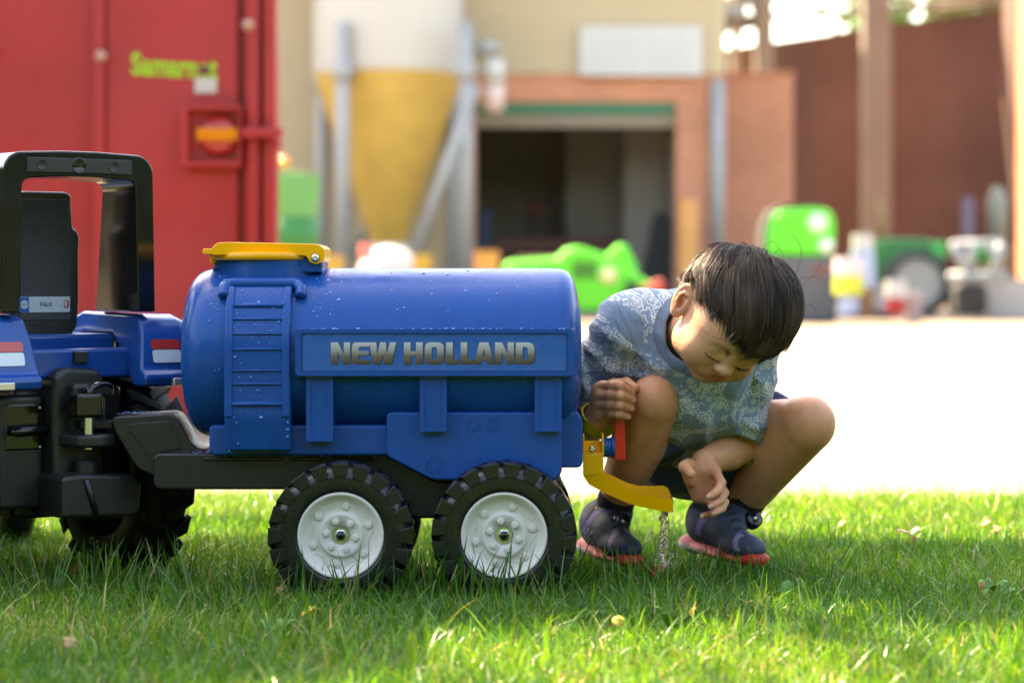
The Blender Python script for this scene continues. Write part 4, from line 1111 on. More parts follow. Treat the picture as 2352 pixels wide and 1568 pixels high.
for k in (0, 1): MB().lathe([(0, -.04), (.12, -.04), (.12, .04), (0, .04)], 14, frame((W(1104 + 22 * k, 0, 36.5)[0], 36.6, .12), (0, 1, 0), (0, 0, 1), (1, 0, 0))).mk('caster', RUBBER, bt)
# --- bright green mower in front of the doorway
YM = 26.0
mow = thing('green_mower', 'bright green farm mower with sloping hood parked before the barn doorway', 'mower', (W(1330, 0, YM)[0], YM, 0))
mp_ = lambda p, Y=YM: pxpoly(p, Y)
MB().prism(mp_([(1152, 618), (1165, 600), (1285, 592), (1296, 572), (1330, 566), (1400, 590), (1428, 600), (1480, 640), (1528, 668), (1520, 690), (1400, 716), (1330, 716), (1300, 690), (1160, 640)]), YM, YM + .9).mk('hood', GREEN, mow, bevel=.05)
MB().prism(mp_([(1380, 604), (1408, 575), (1424, 560), (1440, 562), (1470, 618)]), YM + .2, YM + .6).mk('seat_back', GREEN, mow, bevel=.03)
part('front_deck', GREEN, mow, ((W(1160, 0, YM)[0], YM - .1, .25), (W(1300, 0, YM)[0], YM + 1.0, W(0, 640, YM)[2])), bevel=.05)
MB().lathe([(0, .02), (.09, .02), (.09, 0)], 20, frame(W(1398, 632, YM - .01), (1, 0, 0), (0, 0, 1), (0, -1, 0))).mk('round_sticker', mat('pale_yellow', (.75, .72, .35), .5), mow)
MB().prism(mp_([(1465, 660), (1520, 640), (1532, 664), (1500, 684)]), YM - .05, YM + .1).mk('red_guard', mat('guard_red', (.50, .05, .03), .5), mow, bevel=.02)
part('side_panel', GDOOR, mow, bx(1180, 1262, 622, 652, YM - .11, .02), bevel=.01)
for k in range(4): part('grille_slat', RUBBER, mow, bx(1318 + 14 * k, 1326 + 14 * k, 600, 640, YM - .012, .02), smooth=False)
part('top_guard', RUST, mow, bx(1186, 1290, 588, 600, YM + .2, .5), bevel=.02)
MB().prism(mp_([(1440, 640), (1476, 660), (1470, 690), (1430, 694)]), YM - .03, YM + .05).mk('footwell', RUBBER, mow, bevel=.01)
for x in (1200, 1460):
    for dy in (.05, .75):
        o = MB().lathe([(0, -.07), (.10, -.07), (.19, -.06), (.21, 0), (.19, .06), (.10, .07), (0, .07)], 24, frame((W(x, 0, YM)[0], YM + dy, .21), (1, 0, 0), (0, 0, 1), (0, 1, 0))).mk('wheel', RUBBER, mow)
# --- green hooded machine behind the child
YK = 27.0
gm_ = thing('green_hood_machine', 'bright green rounded hood on a grey chest, behind the crouching child', 'machine', (W(1840, 0, YK)[0], YK, 0))
MB().prism(pxpoly([(1762, 588), (1764, 530), (1776, 492), (1800, 480), (1880, 477), (1908, 484), (1919, 506), (1918, 560), (1914, 588)], YK), YK, YK + .8).mk('hood', GREEN, gm_, bevel=.05, seg=4)
MB().prism(pxpoly([(1752, 590), (1756, 520), (1774, 482), (1800, 470), (1884, 467), (1890, 476), (1800, 482), (1778, 494), (1766, 530), (1764, 590)], YK), YK + .05, YK + .78).mk('hood_rim', RUBBER, gm_, bevel=.01)
part('chest', mat('blue_grey', (.10, .105, .12), .6), gm_, floor_box(1760, 1922, 590, YK - .02, .85), bevel=.02)
part('chest_label', mat('maroon_label', (.16, .07, .07), .6), gm_, bx(1866, 1908, 606, 634, YK - .026, .004), smooth=False)
for x, y, r in ((1878, 512, .105), (1898, 564, .085)):
    MB().lathe([(0, .02), (r * .8, .02), (r, 0)], 20, frame(W(x, y, YK - .005), (1, 0, 0), (0, 0, 1), (0, -1, 0))).mk('hood_lamp', mat('lens_white', (.62, .70, .60), .3) if y < 540 else bpy.data.materials['lens_white'], gm_)
# --- containers and small goods
YQ = 26.5
def jug(name, lab, cat, x0, x1, yt, Y, bands, group=None):
    t = thing(name, lab, cat, (W((x0 + x1) / 2, 0, Y)[0], Y, 0), group=group)
    r = (x1 - x0) / 2 / F * Y; fm = frame((W((x0 + x1) / 2, 0, Y)[0], Y, 0), (1, 0, 0), (0, 1, 0), (0, 0, 1))
    for nm, y0, y1, m, rr in bands:
        z0_, z1_ = max(0, W(0, y1, Y)[2]), W(0, y0, Y)[2]
        MB().lathe([(0, z0_), (r * rr, z0_), (r * rr * 1.02, (z0_ + z1_) / 2), (r * rr * .96, z1_), (0, z1_)], 20, fm).mk(nm, m, t, sharp=50)
    return t
LEMON = mat('lemon_plastic', (.62, .62, .05), .4); WPK = mat('white_pink_label', (.75, .60, .58), .5); PBL = mat('pale_blue_plastic', (.36, .44, .62), .4)
jug('chemical_drum', 'white drum with a red print and lemon yellow bottom half', 'drum', 1916, 1984, 590, YQ, (('lemon_bottom', 633, 676, LEMON, 1.0), ('white_top', 592, 632, WPK, 1.0), ('foot_ring', 676, 720, PBL, .7)))
jug('water_can', 'pale blue and white can standing behind the yellow bottomed drum', 'can', 1952, 2010, 540, YQ + .8, (('lid_dome', 538, 575, WHITE, .8), ('shoulder', 575, 596, PBL, .95), ('body', 596, 660, PBL, 1.0), ('skirt', 660, 730, BROWN, .9)))
jug('red_bucket', 'small cream bucket with a red base in front of the green tractor', 'bucket', 2033, 2082, 640, YQ, (('cream_body', 643, 684, WHITE, 1.0), ('red_base', 684, 722, mat('bucket_red', (.42, .02, .02), .5), .9)))
lone('carton', 'small pinkish carton beside the red based bucket', 'carton', MB().box(*floor_box(2080, 2118, 672, YQ + .1, .3)), mat('dusty_pink', (.40, .30, .29), .8), bevel=.01)
# --- dark green tractor with grey wheel
YT = 30.0
gt = thing('green_tractor', 'old dark green tractor with a big grey rimmed wheel far right', 'tractor', (W(2090, 0, YT)[0], YT, 0))
MB().prism(pxpoly([(2012, 640), (2015, 560), (2040, 546), (2140, 548), (2178, 560), (2180, 600), (2120, 610), (2080, 640)], YT), YT + .25, YT + 1.2).mk('engine_hood', GREEND, gt, bevel=.04)
part('gearbox', RUBBER, gt, ((W(2020, 0, YT)[0], YT + .3, .3), (W(2190, 0, YT)[0], YT + 1.1, W(0, 620, YT)[2])), bevel=.05)
MB().prism(pxpoly([(2142, 556), (2176, 552), (2182, 590), (2150, 600)], YT), YT + .1, YT + .3).mk('mudguard', mat('mid_green', (.03, .32, .06), .5), gt, bevel=.02)
for x, r, m in ((2104, .42, RUBBER), (2030, .26, RUBBER)):
    wz = r
    wl = MB().lathe([(r * .6, -.13), (r * .9, -.13), (r, -.09), (r, .09), (r * .9, .13), (r * .6, .13)], 32, frame((W(x, 0, YT)[0], YT, wz), (1, 0, 0), (0, 0, 1), (0, 1, 0))).mk('wheel', m, gt)
    MB().lathe([(0, -.10), (r * .3, -.11), (r * .72, -.135), (r * .72, .1), (0, .1)], 24, frame((W(x, 0, YT)[0], YT, wz), (1, 0, 0), (0, 0, 1), (0, 1, 0))).mk('wheel_disc', HUBG, wl, sharp=40)
MB().tube([W(2026, 560, YT + .5), W(2024, 462, YT + .5)], .055, 8).mk('exhaust', BROWN, gt)
# --- pale implement frame, posts, benches
imp = thing('grey_implement', 'pale grey steel implement frame parked beside the dark green tractor', 'implement', (W(2240, 0, 29)[0], 29, 0))
PG = mat('pale_grey_paint', (.30, .32, .33), .5)
for p, q, r in (((2190, 556), (2225, 640), .055), ((2238, 556), (2222, 640), .045), ((2300, 560), (2280, 640), .06), ((2268, 570), (2300, 590), .05), ((2180, 636), (2310, 634), .06), ((2205, 560), (2300, 556), .04)):
    MB().tube([W(*p, 29), W(*q, 29.1)], r, 8).mk('frame_bar', PG, imp)
part('black_tank', RUBBER, imp, ((W(2196, 0, 29)[0], 29, .05), (W(2270, 0, 29)[0], 29.6, W(0, 650, 29)[2])), bevel=.08)
part('green_bonnet', GREEND, imp, bx(2236, 2282, 566, 606, 29.3, .4), bevel=.05)
lone('pallet_stack', 'low grey pallet stack at the far right edge', 'pallet', MB().box(*floor_box(2270, 2380, 640, 29.5, 1.0)), GREYW, smooth=False)
lone('violet_post', 'slim violet grey post standing behind the implement frame', 'post', MB().box(*floor_box(2214, 2238, 455, 36, .2)), mat('violet_grey', (.16, .12, .16), .7), bevel=.02)
gp = thing('gas_bottle', 'grey green bottle on a stand near the right hand brick pier', 'bottle', (W(2288, 0, 37)[0], 37, 0))
fm = frame((W(2290, 0, 37)[0], 37, 0), (1, 0, 0), (0, 1, 0), (0, 0, 1))
zq = lambda y: W(0, y, 37)[2]
MB().lathe([(0, zq(560)), (.15, zq(560)), (.16, zq(460)), (.10, zq(440)), (.06, zq(430)), (0, zq(428))], 18, fm).mk('cylinder', mat('grey_green', (.24, .24, .19), .6), gp)
part('stand', BROWN, gp, ((fm[0, 3] - .25, 36.9, 0), (fm[0, 3] + .25, 37.3, zq(562))), smooth=False)
# ================================================================ trees
def leaf_material(name, c):
    m = bpy.data.materials.new(name); m.use_nodes = True
    N = m.node_tree.nodes; L = m.node_tree.links; b = N['Principled BSDF']; out = N['Material Output']
    at = N.new('ShaderNodeAttribute'); at.attribute_name = 'col'
    L.new(at.outputs['Color'], b.inputs['Base Color']); b.inputs['Roughness'].default_value = .5
    tr = N.new('ShaderNodeBsdfTranslucent'); L.new(at.outputs['Color'], tr.inputs['Color'])
    mx = N.new('ShaderNodeMixShader'); mx.inputs[0].default_value = .35
    L.new(b.outputs[0], mx.inputs[1]); L.new(tr.outputs[0], mx.inputs[2]); L.new(mx.outputs[0], out.inputs['Surface'])
    return m
LEAF = leaf_material('tree_leaf', None)
BARK = mat('bark', (0.10, 0.075, 0.05), 0.9, vary=.3, vscale=12, bump=.6, bscale=30)
def leaves(name, P, size, parent, base=(0.045, 0.11, 0.02)):
    n = len(P)
    a = rng.normal(size=(n, 3)); a[:, 2] *= .6; a /= np.linalg.norm(a, axis=1)[:, None]
    b = np.cross(a, rng.normal(size=(n, 3))); b /= np.linalg.norm(b, axis=1)[:, None]
    s = size * rng.uniform(.7, 1.3, (n, 1))
    M = np.array(ROOT[parent.name]); P = P @ M[:3, :3].T + M[:3, 3]
    V = np.stack([P - a * s, P - b * s * .55 + a * s * .1, P + a * s, P + b * s * .55 + a * s * .1], 1).reshape(-1, 3)
    q = np.arange(n * 4).reshape(-1, 4)
    C = np.repeat(np.array(base) * rng.uniform(.6, 1.5, (n, 1)), 4, axis=0)
    o = big_mesh(name, V, q, np.zeros((0, 3), int), C, LEAF); o.parent = parent; o['kind'] = 'stuff'
    return o
# the tree whose crown shades the toys: it stands left of the picture, its crown reaches over the lawn
tree = thing('shade_tree', 'broad leafy tree standing left of the lawn, shading the toys', 'tree', (-3.3, 6.7, 0))
MB().tube(spline([(-3.3, 6.7, -.1), (-3.28, 6.7, .6), (-3.2, 6.65, 1.6), (-3.0, 6.5, 2.6), (-2.7, 6.4, 3.6)], 14), np.linspace(.19, .09, 14), 12).mk('trunk', BARK, tree)
for e in ((-1.6, 5.6, 4.1), (-2.4, 5.4, 4.4), (-1.4, 6.6, 4.3), (-3.6, 6.2, 4.4), (-2.2, 7.0, 4.6)):
    MB().tube(spline([(-3.02, 6.52, 2.5), ((-3 + e[0]) / 2, (6.5 + e[1]) / 2, 3.5), e], 8), np.linspace(.06, .015, 8), 8).mk('limb', BARK, tree)
s_ = np.array(SUN)
def ground_of(P):                                    # where a leaf's shadow falls
    return P[:, :2] - s_[None, :2] * (P[:, 2] / s_[2])[:, None]
n = 60000
g = np.stack([rng.uniform(-1.9, 1.6, n), rng.uniform(2.1, 4.75, n)], 1); hh = rng.uniform(3.2, 4.9, n)
P = np.concatenate([g + s_[None, :2] * (hh / s_[2])[:, None], hh[:, None]], 1)
nz = vnoise(np.concatenate([g * 2.3, g[:, :1] * 0], 1)) + .5 * vnoise(np.concatenate([g * 6.0, g[:, :1] * 0 + 7], 1))
# crown shaped by leaf shadows: shade on the toys, gaps for sunlit patches
right = np.clip((g[:, 0] + .25) / .25, 0, 1)
hole = (right * (g[:, 1] < 3.24 + .10 * np.sin(g[:, 0] * 6) + .12 * nz) * (nz > -.50)) > .5
holel = (1 - right) * ((np.abs(g[:, 1] - (3.36 + .03 * np.sin(g[:, 0] * 9))) < .05) & (nz > -.05)) > .5
holel |= (g[:, 1] < 3.0) & (nz > .35)
back = g[:, 1] > 4.34 + .10 * np.sin(g[:, 0] * 4 + 1) + .05 * nz
keep = (rng.random(n) < .30) & ~hole & ~holel & ~back
keep |= (hole | holel) & (rng.random(n) < .012)
ch = W(1592, 780, 3.64); d = P - ch; al = d @ s_; perp = np.linalg.norm(d - al[:, None] * s_, axis=1)
keep &= perp > .10  # leaves cleared along the sun ray so light reaches the child's cheek
leaves('crown', P[keep], .062, tree)
print('shade leaves', keep.sum())
# trees beyond the hall
for i, (x, Y, r, zc) in enumerate(((2150, 62, 2.6, 7.6), (2320, 66, 2.4, 7.4))):
    X = W(x, 0, Y)[0]
    t = thing('far_tree', ('leafy tree seen through the roof gap of the brick hall', 'leafy tree at the top right corner beyond the hall')[i], 'tree', (X, Y, 0), group='trees beyond the hall')
    MB().tube([(X, Y, 0), (X + .1, Y, zc * .5), (X, Y, zc)], [.25, .2, .1], 10).mk('trunk', BARK, t)
    n = 3500; u = rng.normal(size=(n, 3)); u /= np.linalg.norm(u, axis=1)[:, None]
    lump = 1 + .25 * vnoise(u * 2.5 + i * 9)
    leaves('crown', np.array([X, Y, zc]) + u * (r * lump * rng.uniform(.35, 1, n) ** .5)[:, None], .16, t, base=(.10, .20, .035))

# unseen hedging added behind the camera to block low sky and darken reflections
added_hedge = thing('added_hedge', 'unseen dark green hedging added behind the viewpoint to block low sky', 'added_hedge', (0, -7.5, 0))
hx = np.linspace(-13, 13, 66); hz_ = np.linspace(0, 5.0, 15)
V = []; 
for z in hz_:
    for x in hx:
        q = vnoise(np.array([[x * .9, z * .9, 3.0]]))[0] * .45 + vnoise(np.array([[x * 2.7, z * 2.7, 8.0]]))[0] * .2
        V.append((x, -7.2 - .9 * (z / 5.0) ** 3 + q, z + (.5 * q if z > 4.2 else 0)))
nx_ = len(hx)
Fc = [(j * nx_ + i, j * nx_ + i + 1, (j + 1) * nx_ + i + 1, (j + 1) * nx_ + i) for j in range(len(hz_) - 1) for i in range(nx_ - 1)]
nv = len(V)
V += [(x, -9.0, 4.9) for x in hx] + [(x, -9.2, 0) for x in hx]
Fc += [((len(hz_) - 1) * nx_ + i, (len(hz_) - 1) * nx_ + i + 1, nv + i + 1, nv + i) for i in range(nx_ - 1)] + [(nv + i, nv + i + 1, nv + nx_ + i + 1, nv + nx_ + i) for i in range(nx_ - 1)]
mk('added_hedge_body', V, Fc, mat('added_hedge_green', (.030, .060, .018), .8, vary=.5, vscale=5, bump=1.0, bscale=14), added_hedge)
n = 9000
hp2 = np.stack([rng.uniform(-13, 13, n), rng.uniform(-7.4, -6.6, n), rng.uniform(.1, 5.2, n)], 1)
leaves('added_hedge_leaves', hp2, .10, added_hedge, base=(.035, .075, .02))

def added_side_hedge(sg, lab):  # unseen side hedging, added to darken the horizon mirrored in black plastic
    t = thing('added_side_hedge', lab, 'added_hedge', (15 * sg, 6, 0))
    ys = np.linspace(-8, 26, 70); zs = np.linspace(0, 4.2, 13); V = []
    for z in zs:
        for y in ys:
            q = vnoise(np.array([[y * .9, z * .9, 13.0]]))[0] * .4 + vnoise(np.array([[y * 2.7, z * 2.7, 18.0]]))[0] * .2
            V.append((sg * (15 + .8 * (z / 4.2) ** 3 - q), y, z))
    k = len(ys); Fc = [(j * k + i, (j + 1) * k + i, (j + 1) * k + i + 1, j * k + i + 1) for j in range(len(zs) - 1) for i in range(k - 1)]
    nv = len(V); V += [(sg * 17, y, 4.1) for y in ys] + [(sg * 17.2, y, 0) for y in ys]
    Fc += [((len(zs) - 1) * k + i, nv + i, nv + i + 1, (len(zs) - 1) * k + i + 1) for i in range(k - 1)] + [(nv + i, nv + k + i, nv + k + i + 1, nv + i + 1) for i in range(k - 1)]
    mk('added_hedge_body', V, Fc, bpy.data.materials['added_hedge_green'], t)
    n = 7000
    leaves('added_hedge_leaves', np.stack([sg * rng.uniform(14.3, 15.3, n), rng.uniform(-8, 26, n), rng.uniform(.1, 4.4, n)], 1), .11, t, base=(.035, .075, .02))
added_side_hedge(1, 'unseen green hedging added right of the yard to darken reflections')
added_side_hedge(-1, 'unseen green hedging added left of the yard to darken reflections')
# ================================================================ the crouching child
class Grid:
    """signed distance field on a box of voxels, meshed by surface nets"""
    def __init__(self, lo, hi, h):
        self.lo = np.asarray(lo, float); self.h = h
        self.n = np.ceil((np.asarray(hi, float) - self.lo) / h).astype(int) + 1
        self.f = np.full(self.n, 1.0, np.float32)
    def sub(self, lo, hi, pad):
        a = np.clip(np.floor((np.asarray(lo) - pad - self.lo) / self.h).astype(int), 0, self.n)
        b = np.clip(np.ceil((np.asarray(hi) + pad - self.lo) / self.h).astype(int) + 1, 0, self.n)
        if np.any(b <= a): return None, None
        sl = tuple(slice(i, j) for i, j in zip(a, b))
        ax = [(self.lo[k] + self.h * np.arange(a[k], b[k])).astype(np.float32) for k in range(3)]
        P = np.stack(np.meshgrid(*ax, indexing='ij'), -1)
        return sl, P
    def put(self, fn, lo, hi, k=0.0, mode='add'):
        sl, P = self.sub(lo, hi, max(k, 0) * 1.2 + 4 * self.h)
        if sl is None: return self
        d = fn(P).astype(np.float32); f = self.f[sl]
        if mode == 'add':
            if k > 0:
                t = np.clip(k - np.abs(f - d), 0, None) / k
                self.f[sl] = np.minimum(f, d) - t * t * k * .25
            else: self.f[sl] = np.minimum(f, d)
        else:
            if k > 0:
                t = np.clip(k - np.abs(f + d), 0, None) / k
                self.f[sl] = np.maximum(f, -d) + t * t * k * .25
            else: self.f[sl] = np.maximum(f, -d)
        return self
    def cone(self, a, b, ra, rb, k=0.0, mode='add'):
        a, b = np.asarray(a, float), np.asarray(b, float); ba = b - a; L2 = max(ba @ ba, 1e-12); rm = max(ra, rb)
        def fn(P):
            q = P - a.astype(np.float32); t = np.clip((q @ ba.astype(np.float32)) / L2, 0, 1)
            return np.linalg.norm(q - t[..., None] * ba.astype(np.float32), axis=-1) - (ra + (rb - ra) * t)
        return self.put(fn, np.minimum(a, b) - rm, np.maximum(a, b) + rm, k, mode)
    def chain(self, pts, rs, k=0.0, mode='add'):
        for i in range(len(pts) - 1): self.cone(pts[i], pts[i + 1], rs[i], rs[i + 1], k if i == 0 else min(k, .006) if k else .004, mode)
        return self
    def ell(self, c, r, A=None, k=0.0, mode='add'):
        c = np.asarray(c, float); r = np.broadcast_to(np.asarray(r, float), (3,)); A = np.eye(3) if A is None else np.asarray(A, float)
        def fn(P):
            q = (P - c.astype(np.float32)) @ A.T.astype(np.float32)
            k0 = np.linalg.norm(q / r, axis=-1); k1 = np.linalg.norm(q / (r * r), axis=-1)
            return k0 * (k0 - 1) / np.maximum(k1, 1e-6)
        ext = np.sqrt(((A * r[:, None]) ** 2).sum(0))
        return self.put(fn, c - ext, c + ext, k, mode)
    def mesh(self, noise=None):
        f = self.f
        if noise is not None: f = f + noise
        s = f < 0
        nx, ny, nz = f.shape
        c = s[:-1, :-1, :-1].astype(np.int8)
        cnt = np.zeros((nx - 1, ny - 1, nz - 1), np.int8)
        for dx in (0, 1):
            for dy in (0, 1):
                for dz in (0, 1): cnt += s[dx:nx - 1 + dx, dy:ny - 1 + dy, dz:nz - 1 + dz]
        act = (cnt > 0) & (cnt < 8)
        idx = np.argwhere(act)
        ids = np.full(act.shape, -1, np.int32); ids[act] = np.arange(len(idx))
        cor = [(dx, dy, dz) for dx in (0, 1) for dy in (0, 1) for dz in (0, 1)]
        val = {q: f[idx[:, 0] + q[0], idx[:, 1] + q[1], idx[:, 2] + q[2]] for q in cor}
        acc = np.zeros((len(idx), 3)); num = np.zeros(len(idx))
        for q in cor:
            for a in range(3):
                if q[a] == 0:
                    p = list(q); p[a] = 1; p = tuple(p)
                    v0, v1 = val[q], val[p]; m = (v0 < 0) != (v1 < 0)
                    t = np.where(m, v0 / np.where(v0 == v1, 1, v0 - v1), 0)
                    pos = np.array(q, float)[None].repeat(len(idx), 0); pos[:, a] += t
                    acc[m] += pos[m]; num[m] += 1
        V = self.lo + self.h * (idx + acc / num[:, None])
        Q = []
        for a in range(3):
            b, c2 = (a + 1) % 3, (a + 2) % 3
            sl0 = [slice(None)] * 3; sl1 = [slice(None)] * 3
            sl0[a] = slice(0, -1); sl1[a] = slice(1, None)
            s0, s1 = s[tuple(sl0)], s[tuple(sl1)]
            e = np.argwhere(s0 != s1)
            e = e[(e[:, b] > 0) & (e[:, c2] > 0) & (e[:, b] < f.shape[b] - 1) & (e[:, c2] < f.shape[c2] - 1)]
            def cell(db, dc):
                q = e.copy(); q[:, b] -= db; q[:, c2] -= dc; return ids[q[:, 0], q[:, 1], q[:, 2]]
            q4 = np.stack([cell(1, 1), cell(0, 1), cell(0, 0), cell(1, 0)], 1)
            fl = s0[e[:, 0], e[:, 1], e[:, 2]]
            q4[~fl] = q4[~fl][:, ::-1]
            Q.append(q4)
        Q = np.vstack(Q); Q = Q[(Q >= 0).all(1)]
        return V, Q

def relax(V, Q, it=2, lam=.5):
    E = np.vstack([Q[:, [0, 1]], Q[:, [1, 2]], Q[:, [2, 3]], Q[:, [3, 0]]]); E = np.vstack([E, E[:, ::-1]])
    n = len(V); cnt = np.bincount(E[:, 0], minlength=n)[:, None]
    for _ in range(it):
        A = np.stack([np.bincount(E[:, 0], weights=V[E[:, 1], k], minlength=n) for k in range(3)], 1) / np.maximum(cnt, 1)
        V = V + lam * (A - V)
    return V

person = thing('person', 'child in a blue paisley T-shirt crouching, gripping the red lever and reaching under the spout', 'person', (W(1600, 0, 3.95)[0], 3.95, 0))
PR_ = person
def emit_mesh(name, parts, m, parent, cols=None, kind=None, extra=None):
    """parts: list of (V, Q); joined into one mesh"""
    off = 0; VV, QQ = [], []
    for V, Q in parts: VV.append(V); QQ.append(Q + off); off += len(V)
    V = np.vstack(VV); Q = np.vstack(QQ)
    M = np.array(ROOT[PR_.name]); Vl = V @ M[:3, :3].T + M[:3, 3]
    C = np.vstack(cols) if cols is not None else np.ones((len(V), 3))
    o = big_mesh(name, Vl, Q, np.zeros((0, 3), int), C, m); o.parent = parent
    if extra is not None:
        a = o.data.attributes.new('pat', 'FLOAT_VECTOR', 'POINT'); a.data.foreach_set('vector', np.ascontiguousarray(extra, np.float32).ravel())
    return o

# ---- joints
hipR, hipL = W(1545, 1015, 4.04), W(1655, 1015, 4.03)
kneeR, kneeL = W(1501, 922, 3.80), W(1850, 974, 3.82)
ankR, ankL = W(1408, 1168, 3.93), W(1703, 1163, 3.955)
shR, shL = W(1445, 752, 3.86), W(1722, 812, 3.84)
elR, elL = W(1333, 985, 3.95), W(1703, 1022, 3.885)
wrR, wrL = W(1376, 962, 3.805), W(1618, 1062, 3.812)
neckB = W(1598, 765, 3.81)
SK = np.array([0.55, 0.270, 0.150])
SKd = np.array([0.53, 0.185, 0.105])

# ---- head frame: l towards the child's left, u towards the crown, f out of the face
def cam2w(v): return np.array([v[0], -v[2], v[1]])    # (right, up, towards camera) -> world
Fv = np.array([.103, -.675, .730]); Fv /= np.linalg.norm(Fv)
Lv = np.array([.840, -.334, -.427]); Lv -= Fv * (Lv @ Fv); Lv /= np.linalg.norm(Lv)
Uv = np.cross(Fv, Lv)
hl, hu, hf = cam2w(Lv), cam2w(Uv), cam2w(Fv)
A_h = np.stack([hl, hu, hf])                          # world -> head axes
HS = 0.01031
HC = W(1672, 731, 3.70)
def hp_(l, u, f): return HC + HS * (l * hl + u * hu + f * hf)
g = Grid(HC - .16, HC + .16, .00165)
def HE(c, r, k=0., mode='add', A=None): return g.ell(hp_(*c), np.asarray(r) * HS, A_h if A is None else A, k * HS, mode)
HE((0, 1.7, -.9), (6.8, 7.3, 8.5))
HE((0, -2.8, 2.6), (5.7, 5.8, 4.9), 2.4)
HE((0, .8, 4.0), (5.4, 4.2, 3.7), 2.0)
HE((0, -7.1, 4.7), (1.9, 1.5, 1.6), 2.2)
for s in (-1, 1):
    HE((s * 3.2, -3.9, 4.55), (2.75, 2.65, 2.35), 1.8)
    HE((s * 4.6, -5.0, 1.0), (1.6, 2.4, 2.6), 2.0)
    HE((s * 2.75, -.75, 8.35), (1.75, .75, 1.05), 1.1, 'sub')
    HE((s * 2.75, -1.25, 5.95), (1.50, 1.15, 1.32), .35)
    g.cone(hp_(s * 1.5, -2.05, 7.25), hp_(s * 3.9, -2.0, 6.55), .0011, .0008, .0015, 'sub')
g.cone(hp_(0, -.4, 7.15), hp_(0, -2.9, 7.95), .0050, .0062, .010)
HE((0, -3.25, 8.25), (.95, .80, .80), .8)
for s in (-1, 1):
    HE((s * .95, -3.45, 7.75), (.58, .52, .62), .5)
    HE((s * .50, -3.95, 8.15), (.26, .2, .34), .2, 'sub')
    g.cone(hp_(s * 2.0, -4.1, 7.1), hp_(s * 2.7, -5.0, 6.6), .0007, .0005, .004, 'sub')
HE((0, -5.35, 6.65), (2.3, 1.1, .9), 1.0)
HE((0, -5.05, 7.25), (1.55, .36, .42), .35)
HE((0, -5.85, 7.10), (1.40, .45, .45), .35)
mp = spline([hp_(-2.25, -5.0, 6.25), hp_(-1.3, -5.38, 7.15), hp_(0, -5.42, 7.68), hp_(1.3, -5.38, 7.15), hp_(2.25, -5.0, 6.25)], 12)
for i in range(11): g.cone(mp[i], mp[i + 1], .0009, .0009, .0018, 'sub')
# ears
for s in (-1, 1):
    ax = np.array([s * .86, 0, .50]); ax /= np.linalg.norm(ax)          # ear plate normal, turned out and forward
    up = np.array([0.0, .97, -.24]); up -= ax * (up @ ax); up /= np.linalg.norm(up); sd = np.cross(up, ax)
    A_e = np.stack([sum(ax[i] * (hl, hu, hf)[i] for i in range(3)), sum(up[i] * (hl, hu, hf)[i] for i in range(3)), sum(sd[i] * (hl, hu, hf)[i] for i in range(3))])
    E = np.array([s * 7.25, -1.1, -1.6])
    g.ell(hp_(*E), np.array([.55, 2.85, 1.75]) * HS, A_e, .004)
    g.ell(hp_(*(E + np.array([s * -.25, -2.1, .35]))), np.array([.5, 1.0, .95]) * HS, A_e, .004)
    n_ = E + ax * .62
    g.ell(hp_(*(n_ + up * .55)), np.array([.55, 1.75, 1.0]) * HS, A_e, .003, 'sub')
    g.ell(hp_(*(n_ - up * .7 + sd * .1)), np.array([.85, .75, .6]) * HS, A_e, .003, 'sub')
    # inner ridge of the ear
    rp = [hp_(*(E + ax * .35 + up * a + sd * b)) for a, b in ((1.2, .55), (1.3, -.1), (.6, -.55), (-.4, -.55), (-1.2, -.2))]
    for i in range(4): g.cone(rp[i], rp[i + 1], .0024, .0024, .002)
# neck
g.cone(hp_(0, -3.5, -2.2), neckB, .044, .047, .02)
Vh, Qh = g.mesh()
Vh = relax(Vh, Qh, 2, .4)
lc = ((Vh - HC) @ A_h.T) / HS                         # head coordinates of every vertex
Ch = np.tile(SK, (len(Vh), 1)); 
def blob(c, r): return np.exp(-(((lc - np.array(c)) / np.array(r)) ** 2).sum(1))
def tint(w, c):
    global Ch
    Ch = Ch * (1 - w[:, None]) + np.array(c) * w[:, None]
for s in (-1, 1):
    tint(.55 * blob((s * 3.4, -3.6, 6.3), (1.8, 1.5, 2.0)), (0.60, 0.21, 0.13))
    tint(.55 * blob((s * 7.4, -1.1, -1.4), (1.4, 3.2, 2.2)), (0.62, 0.20, 0.11))
tint(.35 * blob((0, -3.3, 8.6), (1, .8, .8)), (0.58, 0.22, 0.15))
lipw = np.clip(1.6 * (blob((0, -5.02, 7.5), (1.75, .30, .9)) + blob((0, -5.85, 7.4), (1.5, .38, .9))), 0, 1)
tint(.80 * lipw, (0.42, 0.060, 0.055))
